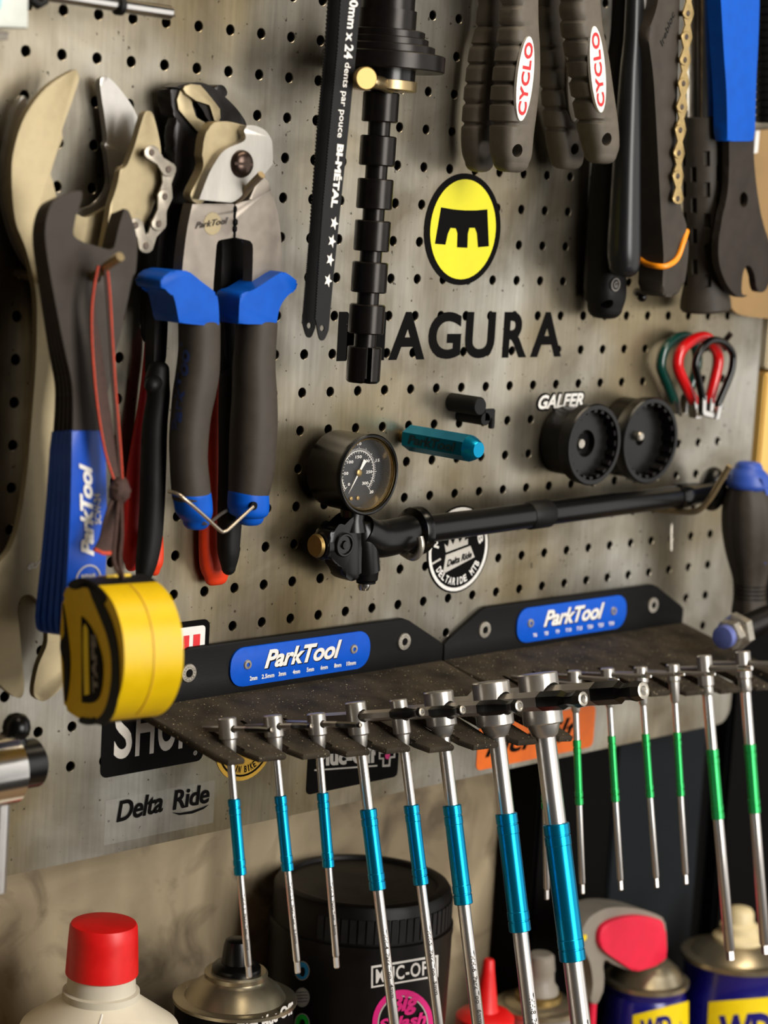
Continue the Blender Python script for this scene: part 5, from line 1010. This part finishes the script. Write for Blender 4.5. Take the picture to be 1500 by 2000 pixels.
# ------------------------------------------------------------------ T-handle hex wrenches
FA = (RT * -math.sin(math.radians(34)) + OUT * math.cos(math.radians(34))).normalized()
def t_wrench(label, X, hpx, bar_tip, shaft_end, y, rr, col, group, mark=None, back=24, hexbar=True, coat=None):
    """y: px rows (head top, head bottom, cone end, sleeve top, sleeve bottom); rr: mm (head, shaft, lower shaft, sleeve, bar)."""
    Pb = atx(hpx[0], hpx[1], X); E = atx(*shaft_end, X); D_ = (E - Pb).normalized(); L = (E - Pb).length * 1000
    B_ = Vector((0, D_.z, -D_.y)); B_ = B_ if B_.y < 0 else -B_
    o = thing('t_handle_wrench', label, 'wrench', Pb, group)
    def s(py): return (atx(hpx[0], py, X) - Pb).length * 1000 * (1 if py > hpx[1] else -1)
    def sl(py):                                     # distance along the leaning shaft for a picture row
        lo, hi = -30.0, 400.0
        for _ in range(40):
            m = (lo + hi) / 2; q = Pb + D_ * (m / 1000); x, z, d = xzd(q); g = (x, -z, -d)
            yy = CY + F_PX * (sum(R3[1][i] * g[i] for i in range(3)) + T3[1]) / (sum(R3[2][i] * g[i] for i in range(3)) + T3[2])
            if yy < py: lo = m
            else: hi = m
        return lo
    hr, sr, lr, vr, br = rr; t0, t1, t2, v0, v1 = [sl(q) for q in y]
    bm = NB(); lathe(bm, Pb, D_, [(t0, hr - .5), (t0 + .5, hr), (t1 - .6, hr), (t1, hr - .5), (t1 + .2, hr * .82), (t2 - 1.5, max(sr * 1.25, hr * .62)), (t2, sr)], 40); hd_ = put('head', bm, M['silver'], o)
    cut(hd_, [lambda b: lathe(b, Pb - B_ * .03, B_, [(0, br * 1.22), (60, br * 1.22)], 20)])
    bm = NB(); lathe(bm, Pb, D_, [(t2 - 1, sr), (v0 + 1, sr)], 28); put('upper_shaft', bm, M['shaft'], o)
    bm = NB(); q = min(3.2 + vr * .35, (v1 - v0) * .1); g = .35
    pf = [(v0, vr - .5), (v0 + .4, vr), (v0 + q, vr), (v0 + q + .2, vr - g), (v0 + q + .9, vr - g), (v0 + q + 1.1, vr), (v0 + 2 * q, vr), (v0 + 2 * q + .3, vr - g * .6), (v1 - 2 * q - .3, vr - g * .6), (v1 - 2 * q, vr), (v1 - q - 1.1, vr), (v1 - q - .9, vr - g), (v1 - q - .2, vr - g), (v1 - q, vr), (v1 - .4, vr), (v1, vr - .5)]
    lathe(bm, Pb, D_, pf, 32); put('sleeve', bm, M[col], o, smooth=25)
    tip = min(5.5, lr * 3.2)
    bm = NB(); lathe(bm, Pb, D_, [(v1 - 1, lr), (L - tip - 1, lr), (L - tip, lr * .78)], 28); ls = put('lower_shaft', bm, M['shaft'], o)
    bm = NB(); lathe(bm, Pb, D_, [(L - tip - .5, lr * .84), (L - .5, lr * .84), (L, lr * .66)], 6); put('driver_tip', bm, M['shaft'], o, smooth=20)
    T_ = atx(*bar_tip, X); bl = (T_ - Pb).dot(B_) * 1000; n = 6 if hexbar else 16; ph = math.pi / 6
    blk = bl - (coat or max(7, br * 5))
    bm = NB(); lathe(bm, Pb, B_, [(-back, br * .85), (-back + .6, br), (blk, br)], n, phase=ph); put('cross_bar', bm, M['hexsteel'], o, smooth=20)
    if hexbar:
        bm = NB(); lathe(bm, Pb, B_, [(blk - .1, br * 1.02), (blk + (bl - blk) * .5, br * 1.02), (bl - br * 2.2, br * .72), (bl - br * 1.6, br * .74), (bl - br * .9, br * .9), (bl - .3, br * .74)], n, phase=ph); put('coated_bar_tip', bm, M['gloss'], o, smooth=20)
        bm = NB(); lathe(bm, Pb, B_, [(bl - .35, br * .76), (bl, br * .62), (bl + .05, br * .5), (bl - .3, br * .4), (bl - .3, .05)], 12, caps=False); put('bar_end', bm, M['zinc'], o)
    else:
        bm = NB(); lathe(bm, Pb, B_, [(blk - .1, br * .95), (bl - .8, br * .95), (bl, br * .7), (bl + .05, .05)], 16); put('bar_end', bm, M['chrome'], o)
    if mark:
        m0, m1 = sl(mark[1]), sl(mark[2]); side_ = FA.cross(D_).normalized()
        if side_.x < 0: side_ = -side_
        bm = NB(); lh = lr * 0.75
        def fn(u, v):
            a = (v - .5) * lh / lr + 0.25; rad = FA * math.cos(a) + side_ * math.sin(a); rad = (rad - D_ * rad.dot(D_)).normalized()
            return Pb + D_ * ((m0 + (m1 - m0) * u) / 1000) + rad * ((lr + .06) / 1000)
        text(bm, mark[0], fn, bold=.02, res=2); put('shaft_lettering', bm, M['darksteel'], ls, smooth=0)
    return o
HP = ((445, 1424), (534, 1419), (619, 1414), (697, 1399), (781, 1395), (860, 1388), (963, 1375), (1055, 1362))
BT = ((532, 1427), (609, 1417), (705, 1412), (825, 1392), (905, 1388), (1015, 1376), (1140, 1360), (1258, 1346))
SE = ((487, 1910), (582, 1901), (658, 1891), (785, 2125), (872, 2125), (952, 2150), (1058, 2170), (1158, 2190))
YR = ((1402, 1444, 1487, 1560, 1709), (1397, 1440, 1480, 1554, 1701), (1393, 1436, 1476, 1548, 1694), (1371, 1436, 1462, 1580, 1738), (1366, 1434, 1458, 1572, 1728), (1350, 1418, 1440, 1572, 1766), (1331, 1417, 1440, 1588, 1819), (1315, 1414, 1440, 1608, 1876))
RR = ((4.6, 1.9, 1.75, 3.1, 1.5), (4.8, 1.9, 1.75, 3.1, 1.55), (4.75, 1.95, 1.8, 3.05, 1.6), (5.3, 2.75, 2.65, 4.3, 2.7), (4.6, 2.5, 2.55, 4.0, 2.9), (7.9, 3.4, 3.4, 4.9, 3.9), (10, 4.5, 4.2, 5.8, 5.0), (10.8, 5.7, 5.4, 7.1, 6.1))
ON = ('first', 'second', 'third', 'fourth', 'fifth', 'sixth', 'seventh', 'eighth')
MK = (('THH-2  Park Tool  2mm', 1745, 1855), ('THH-2.5  Park Tool  2.5mm', 1722, 1842), ('THH-3  Park Tool  3mm', 1722, 1825), ('THH-4  Park Tool  4mm', 1815, 1948), ('THH-5  Park Tool  5mm', 1808, 1942), ('THH-6  Park Tool  6mm', 1856, 1998), ('THH-8  Park Tool  8mm', 1938, 2080), ('THH-10  Park Tool  10mm', 1990, 2150))
LB = ('thinnest teal-sleeved T-handle wrench, first from the tape measure', 'thin teal-sleeved T-handle wrench, second from the tape measure', 'thin teal-sleeved T-handle wrench, third from the tape measure', 'medium teal-sleeved T-handle wrench, fourth from the tape measure', 'medium teal-sleeved T-handle wrench, fifth from the tape measure', 'thick teal-sleeved T-handle wrench, sixth from the tape measure', 'very thick teal-sleeved T-handle wrench, seventh from the tape measure', 'thickest teal-sleeved T-handle wrench, next to the green-sleeved ones')
for i in range(8):
    t_wrench(LB[i], SLOT[i], HP[i], BT[i], SE[i], YR[i], RR[i], 'teal', 'teal T-handle wrenches', MK[i], back=(24, 22, 24, 30, 30, 40, 45, 50)[i], coat=(19, 14, 17, 21, 22, 27, 29, 32)[i])
GH = ((1062, 1330), (1122, 1322), (1187, 1318), (1252, 1316), (1315, 1314), (1377, 1306), (1452, 1297), (1522, 1290))
GB = ((1150, 1336), (1208, 1332), (1272, 1328), (1337, 1322), (1397, 1322), (1468, 1298), (1540, 1292), (1610, 1285))
GE = ((1068, 1757), (1138, 1746), (1213, 1739), (1283, 1734), (1340, 1727), (1427, 1876), (1495, 1864), (1572, 1860))
GY = ((1318, 1350, 1388, 1452, 1580), (1310, 1342, 1392, 1445, 1572), (1305, 1337, 1382, 1437, 1566), (1302, 1334, 1378, 1433, 1558), (1297, 1330, 1373, 1430, 1555), (1280, 1340, 1358, 1463, 1600), (1272, 1325, 1352, 1453, 1588), (1266, 1318, 1345, 1448, 1580))
GL_ = ('green-sleeved T-handle wrench almost hidden behind the thickest teal wrench', 'thin green-sleeved T-handle wrench, first to the right of the teal wrenches', 'thin green-sleeved T-handle wrench, second to the right of the teal wrenches', 'thin green-sleeved T-handle wrench, third to the right of the teal wrenches', 'thin green-sleeved T-handle wrench, fourth to the right of the teal wrenches', 'thick green-sleeved T-handle wrench with its tip before a spray can', 'thick green-sleeved T-handle wrench at the right picture edge')
for i in range(7):
    big = i >= 5
    t_wrench(GL_[i], G0[i], GH[i], GB[i], GE[i], GY[i], (4.6, 3.2, 3.1, 3.7, 1.9) if big else (4.0, 1.8, 1.75, 2.35, 1.25), 'green', 'green T-handle wrenches', None, back=24, hexbar=False)

# ------------------------------------------------------------------ bottles and cans on the bench
BZ = -542.0
def top(px, py, d): return xzd(at(px, py, d))[1]
def base_c(px, py, d): x, z, _ = xzd(at(px, py, d)); return x, d
def vl(name, x, d, prof, m, o, seg=48, phase=0.0, smooth=38):
    """Upright turned shape: prof lists (height z mm, radius mm)."""
    bm = NB(); lathe(bm, mm(x, 0, d), UP, prof, seg, phase=phase); return put(name, bm, M[m], o, smooth=smooth)
def cyl_at(px, py, x0, d0, r):
    rr_ = ray(px, py); ox, od = CAM[0] - x0, -CAM[2] - d0; dx, dd = rr_[0], -rr_[2]
    a = dx * dx + dd * dd; b = 2 * (ox * dx + od * dd); c = ox * ox + od * od - r * r; q = b * b - 4 * a * c
    t = (-b - math.sqrt(max(q, 0))) / (2 * a); return mm(CAM[0] + t * dx, -(CAM[1] + t * rr_[1]), -(CAM[2] + t * rr_[2]))
def wrap(bm, s, bl, br, tl, x0, d0, r, **k):
    text(bm, s, lambda u, v: cyl_at(bl[0] + (br[0] - bl[0]) * u + (tl[0] - bl[0]) * v, bl[1] + (br[1] - bl[1]) * u + (tl[1] - bl[1]) * v, x0, d0, r), **k)
def wrap_grid(bm, bl, br, tl, x0, d0, r, nu=10, nv=6):
    g = [[bm.verts.new(cyl_at(bl[0] + (br[0] - bl[0]) * u / nu + (tl[0] - bl[0]) * v / nv, bl[1] + (br[1] - bl[1]) * u / nu + (tl[1] - bl[1]) * v / nv, x0, d0, r)) for u in range(nu + 1)] for v in range(nv + 1)]
    for a, b in zip(g, g[1:]):
        for k in range(nu): bm.faces.new((a[k], a[k + 1], b[k + 1], b[k]))
def wrap_ring(bm, cx, cy, r0, r1, asp, x0, d0, r, a0=0, a1=360, n=36):
    vs = [(bm.verts.new(cyl_at(cx + r0 * math.cos(a), cy - r0 * asp * math.sin(a), x0, d0, r)), bm.verts.new(cyl_at(cx + r1 * math.cos(a), cy - r1 * asp * math.sin(a), x0, d0, r))) for a in [math.radians(a0 + (a1 - a0) * k / n) for k in range(n + 1)]]
    for p, q in zip(vs, vs[1:]): bm.faces.new((p[0], p[1], q[1], q[0]))
# white bottle with red cap
x, d = base_c(201, 1850, -6); t = lambda py: top(201, py, -6)
o = thing('plastic_bottle', 'cream plastic bottle with ribbed red screw cap at the lower left', 'bottle', mm(x, BZ, d))
vl('body', x, d, [(BZ, 43), (BZ + 4, 46), (t(2075), 46), (t(2040), 45), (t(2000), 40), (t(1965), 26.5), (t(1950), 21), (t(1944), 19.2)], 'cream', o, 56)
vl('neck_collar', x, d, [(t(1950), 18.2), (t(1946), 19.6), (t(1932), 19.6), (t(1930), 17.6), (t(1898), 17)], 'milky', o)
bm = NB(); n = 90; prof = [(t(1901), 18.0), (t(1899), 18.5), (t(1830), 17.6), (t(1808), 17.2), (t(1803), 16.4), (t(1801.5), 14), (t(1801), 3), (t(1801), .1)]
ringsv = []
for z, r in prof:
    ringsv.append([bm.verts.new(mm(x + (r * (1 - (.009 if k % 2 and r > 16.6 else 0))) * math.cos(2 * math.pi * k / n), z, d + (r * (1 - (.009 if k % 2 and r > 16.6 else 0))) * math.sin(2 * math.pi * k / n))) for k in range(n)])
for a, b in zip(ringsv, ringsv[1:]):
    for k in range(n): bm.faces.new((a[k], a[(k + 1) % n], b[(k + 1) % n], b[k]))
bm.faces.new(ringsv[0]); bm.faces.new(ringsv[-1]); put('screw_cap', bm, M['red'], o, smooth=25)
bm = NB(); tube(bm, [cyl_at(a, b, x, d, 30) for a, b in ((151, 1938), (143, 1958))] and [mm(x - 12, t(1950), d + 17), mm(x - 17, t(1966), d + 21), mm(x - 24, t(1998), d + 31)], .5, 6); put('mould_seam', bm, M['white'], o)
# black nozzle spray can
x, d = base_c(457, 1985, -8); t = lambda py: top(457, py, -8)
o = thing('spray_can', 'spray can with black nozzle and bare metal dome beside the white bottle', 'spray can', mm(x, BZ, d))
vl('can_body', x, d, [(BZ, 30), (BZ + 3, 32.2), (t(1958), 32.2), (t(1951), 32.4)], 'black', o, 56)
vl('rim', x, d, [(t(1955), 31.8), (t(1953), 33.6), (t(1947), 33.6), (t(1945), 32)], 'tin', o, 56)
vl('dome', x, d, [(t(1950), 32), (t(1951), 29.2), (t(1946), 27.6), (t(1930), 24.5), (t(1914), 18.2), (t(1908), 16.4), (t(1904), 16)], 'tin', o, 56)
vl('valve_cup', x, d, [(t(1910), 15), (t(1907), 17), (t(1899), 17.2), (t(1895), 16.2), (t(1896), 14.0)], 'tin', o, 48)
vl('nozzle', x, d, [(t(1898), 13.4), (t(1888), 13.2), (t(1883), 11.8), (t(1880), 8.4), (t(1846), 7.4), (t(1838), 6.6), (t(1835), 5.0)], 'plastic', o, 32)
bm = NB(); wrap(bm, 'Muc-Off', (512, 2010), (576, 1978), (508, 1988), x, d, 32.5, shear=.2, bold=.05); wrap(bm, 'Dirt', (462, 2026), (506, 2013), (459, 2000), x, d, 32.5, shear=.2, bold=.05); put('can_lettering', bm, M['white'], o, smooth=0)
# black tub
x, d = base_c(707, 1760, -20); t = lambda py: top(707, py, -20); R_ = 52.8
o = thing('cleaner_tub', 'large black lidded tub with white boxed word and pink ring', 'tub', mm(x, BZ, d))
vl('tub_body', x, d, [(BZ, 47), (BZ + 4, 49.5), (t(1850), R_), (t(1796), R_), (t(1794), R_ - 1.5)], 'tub', o, 72)
vl('lid', x, d, [(t(1806), R_ - 2), (t(1804), R_ + .4), (t(1790), R_ + .4), (t(1788), R_ - 1.2), (t(1728), R_ - 1.8), (t(1720), R_ - 3.5), (t(1717), R_ - 7), (t(1718), R_ - 9), (t(1724), R_ - 10), (t(1724), .1)], 'tub', o, 72)
bm = NB(); n = 26
for k in range(n):
    a = math.radians(-160 + 130 * k / (n - 1)); rd = RT * math.cos(a) + OUT * -math.sin(a); tg = rd.cross(UP)
    obox(bm, mm(x, (t(1784) + t(1740)) / 2, d) + rd * ((R_ - 1.4) / 1000), rd * .0007, tg * .0019, UP * ((t(1740) - t(1784)) / 2000), .25)
put('lid_ribs', bm, M['tubband'], o, smooth=20)
bm = NB(); wrap_grid(bm, (725, 1930), (856, 1908), (725, 1887), x, d, R_ + .25); b1 = put('word_box', bm, M['white'], o)
bm = NB(); wrap_grid(bm, (729, 1926), (852, 1905), (729, 1891), x, d, R_ + .4); put('word_field', bm, M['tub'], o)
bm = NB(); wrap(bm, 'MUC-OFF', (734, 1921), (848, 1902), (734, 1893), x, d, R_ + .6, bold=.02, spacing=1.1); put('word_lettering', bm, M['white'], o, smooth=0)
bm = NB(); wrap_ring(bm, 787, 2000, 50, 60, 1.12, x, d, R_ + .3); put('pink_ring', bm, M['pink'], o)
bm = NB(); wrap_ring(bm, 787, 2000, 47, 49.5, 1.12, x, d, R_ + .3); put('white_ring', bm, M['greywhite'], o)
bm = NB(); wrap(bm, 'Big', (760, 1990), (822, 1978), (756, 1948), x, d, R_ + .5, shear=.35, bold=.04); wrap(bm, 'Splash', (740, 2022), (836, 2006), (736, 1992), x, d, R_ + .5, shear=.35, bold=.04); put('script_lettering', bm, M['pink'], o, smooth=0)
for cy, mt in ((1896, 'iconblue'), (1948, 'icongrey'), (1998, 'icongreen')):
    bm = NB(); wrap_ring(bm, 590, cy, 0.3, 13, 1.3, x, d, R_ + .3, n=28); put('round_icon', bm, M[mt], o)
    bm = NB(); wrap_ring(bm, 590, cy, 13.2, 14.6, 1.3, x, d, R_ + .35, n=28); wrap_ring(bm, 590, cy, 18, 21, 1.3, x, d, R_ + .35, 30, 150, 14) if False else None; put('icon_rim', bm, M['icongrey'], o)
    bm = NB(); wrap_ring(bm, 591, cy + 2, 0.2, 5, 1.9, x, d, R_ + .5, n=16) if mt != 'icongrey' else [wrap_grid(bm, (579, cy - 10 + 6 * k + 1), (601, cy - 11 + 6 * k + 1), (579, cy - 10 + 6 * k), x, d, R_ + .5, 4, 1) for k in range(4)]; put('icon_drop', bm, M['tub'], o)
# red nozzle bottle
x, d = base_c(948, 1975, -12); t = lambda py: top(948, py, -12); s = 3.2
o = thing('nozzle_bottle', 'bottle with a tall pointed red nozzle between the teal wrenches', 'bottle', mm(x, BZ, d))
vl('body', x, d, [(BZ, 20), (BZ + 3, 23), (t(2040), 23), (t(2022), 17)], 'black', o)
vl('cap_base', x, d, [(t(2028), 17.5), (t(2026), 18.5), (t(1984), 18), (t(1976), 15), (t(1972), 9)], 'red', o)
vl('nozzle', x, d, [(t(1974), 8.6), (t(1962), 7.2), (t(1900), 4.2), (t(1878), 3.4), (t(1875), 2.6)], 'red', o, 28)
# small grey can
x, d = base_c(1050, 1968, -10); t = lambda py: top(1050, py, -10)
o = thing('spray_can', 'grey-topped spray can partly hidden between the two thickest teal wrenches', 'spray can', mm(x, BZ, d))
vl('can_body', x, d, [(BZ, 24), (BZ + 3, 25.5), (t(1968), 25.5)], 'silver', o)
vl('rim', x, d, [(t(1970), 25.2), (t(1967), 26.2), (t(1960), 26.2), (t(1958), 25)], 'tin', o)
vl('dome', x, d, [(t(1962), 25), (t(1963), 22.5), (t(1956), 20), (t(1950), 14), (t(1946), 13.5)], 'tin', o)
vl('brass_cup', x, d, [(t(1958), 14), (t(1956), 14.6), (t(1940), 14.6), (t(1938), 13)], 'brass', o)
vl('nozzle', x, d, [(t(1941), 12.5), (t(1928), 12), (t(1918), 9.5), (t(1898), 8.8), (t(1895), 9.4), (t(1868), 8.2), (t(1864), 6.5)], 'greyplastic', o, 28)
# small navy can with red lever head
x, d = base_c(1262, 1912, -6); t = lambda py: top(1262, py, -6)
o = thing('spray_can', 'small navy spray can with a red flip-up spray head', 'spray can', mm(x, BZ, d))
vl('can_body', x, d, [(BZ, 25.5), (BZ + 3, 27), (t(1940), 27), (t(1932), 25.6), (t(1922), 26.6), (t(1914), 27)], 'navy', o, 56)
vl('rim', x, d, [(t(1919), 26.8), (t(1917), 28.2), (t(1909), 28.2), (t(1907), 26.5)], 'tin', o, 56)
vl('dome', x, d, [(t(1911), 26.4), (t(1906), 24), (t(1890), 21), (t(1872), 13), (t(1868), 10)], 'tin', o, 56)
def ldr(dd, P, th, m, nm, bev=1.5, n=4):
    bm = NB(); prism(bm, cr(P, n), d + dd, th, bev); return put(nm, bm, M[m], o)
ldr(20, [(1172, 1838), (1178, 1812), (1204, 1796), (1245, 1789), (1284, 1795), (1299, 1808), (1303, 1868), (1303, 1868), (1292, 1882), (1246, 1897), (1232, 1893), (1205, 1875), (1182, 1858)], 5, 'pinkred', 'side_plate')
ldr(16, [(1136, 1842), (1140, 1812), (1160, 1786), (1196, 1772), (1250, 1776), (1290, 1790), (1300, 1808), (1302, 1868), (1290, 1880), (1240, 1896), (1200, 1884), (1178, 1872), (1180, 1910), (1176, 1945), (1166, 1962), (1155, 1955), (1158, 1920), (1152, 1880)], 20, 'greyplastic', 'lever_body')
ldr(-2, [(1130, 1815), (1136, 1790), (1158, 1770), (1190, 1762), (1214, 1768), (1230, 1780), (1180, 1800), (1160, 1830), (1140, 1835)], 5, 'pinkred', 'side_plate')
bm = NB(); tube(bm, [at(1158, 1950, d + 8), at(1154, 2030, d + 8)], 2.6, 12); put('straw', bm, M['pinkred'], o)
bm = NB(); lathe(bm, at(1141, 1831, d + 16), OUT, [(-1, 2.2), (.6, 2)], 12); put('yellow_dot', bm, M['labelyellow'], o)
bm = NB(); wrap_grid(bm, (1236, 2060), (1345, 2032), (1236, 1983), x, d, 27.25); put('label', bm, M['labelyellow'], o)
bm = NB(); wrap(bm, 'WD', (1250, 2034), (1312, 2022), (1250, 1993), x, d, 27.45, bold=.05); put('label_lettering', bm, M['navy'], o, smooth=0)
# larger navy can at the right edge
x, d = base_c(1437, 1890, 15); t = lambda py: top(1437, py, 15)
o = thing('spray_can', 'larger navy spray can with an ivory nozzle at the lower right edge', 'spray can', mm(x, BZ, d))
vl('can_body', x, d, [(BZ, 34), (BZ + 3, 36), (t(1925), 36), (t(1914), 34.4), (t(1885), 35), (t(1872), 36)], 'navy', o, 64)
vl('rim', x, d, [(t(1872), 36), (t(1870), 37.4), (t(1862), 37.4), (t(1860), 35.5)], 'tin', o, 64)
vl('dome', x, d, [(t(1864), 35.5), (t(1866), 33), (t(1860), 31), (t(1850), 26.5), (t(1840), 20), (t(1836), 17.5)], 'tin', o, 64)
vl('nozzle_collar', x, d, [(t(1842), 16.5), (t(1838), 17.4), (t(1830), 17), (t(1824), 14.5), (t(1820), 12.8)], 'nozzle', o, 40)
vl('nozzle', x, d, [(t(1826), 13.2), (t(1808), 12.8), (t(1802), 9.6), (t(1784), 9), (t(1777), 7.2), (t(1774), 4)], 'nozzle', o, 36)
bm = NB(); wrap_grid(bm, (1378, 2080), (1530, 2068), (1384, 1957), x, d, 36.3, 14, 6); put('label', bm, M['labelyellow'], o)
bm = NB(); wrap(bm, 'WD', (1402, 2052), (1508, 2044), (1404, 1984), x, d, 36.6, bold=.05); put('label_lettering', bm, M['navy'], o, smooth=0)

# ------------------------------------------------------------------ black cabinet under the right half of the panel
xa = xzd(at(1052, 1600, -40))[0]; xg0 = xzd(at(1198, 1620, -38))[0]; xg1 = xzd(at(1368, 1600, -38))[0]
o = thing('storage_bin', 'large black bin with a dark grey front panel behind the green wrenches', 'bin', mm(xa + 200, BZ, -57))
bm = NB(); mbox(bm, xa, 440, BZ, -233, -74, -40, 2); put('bin_body', bm, M['binblack'], o)
bm = NB(); mbox(bm, xg0, xg1, BZ + 20, -240, -41, -38.2, 1); put('front_panel', bm, M['bingrey'], o)

o = thing('storage_case', 'tall black case behind the lower right edge of the pegboard', 'case', mm(640, BZ, -57))
bm = NB(); mbox(bm, 442, 900, BZ, -106, -74, -30, 3); put('case_body', bm, M['binblack'], o)
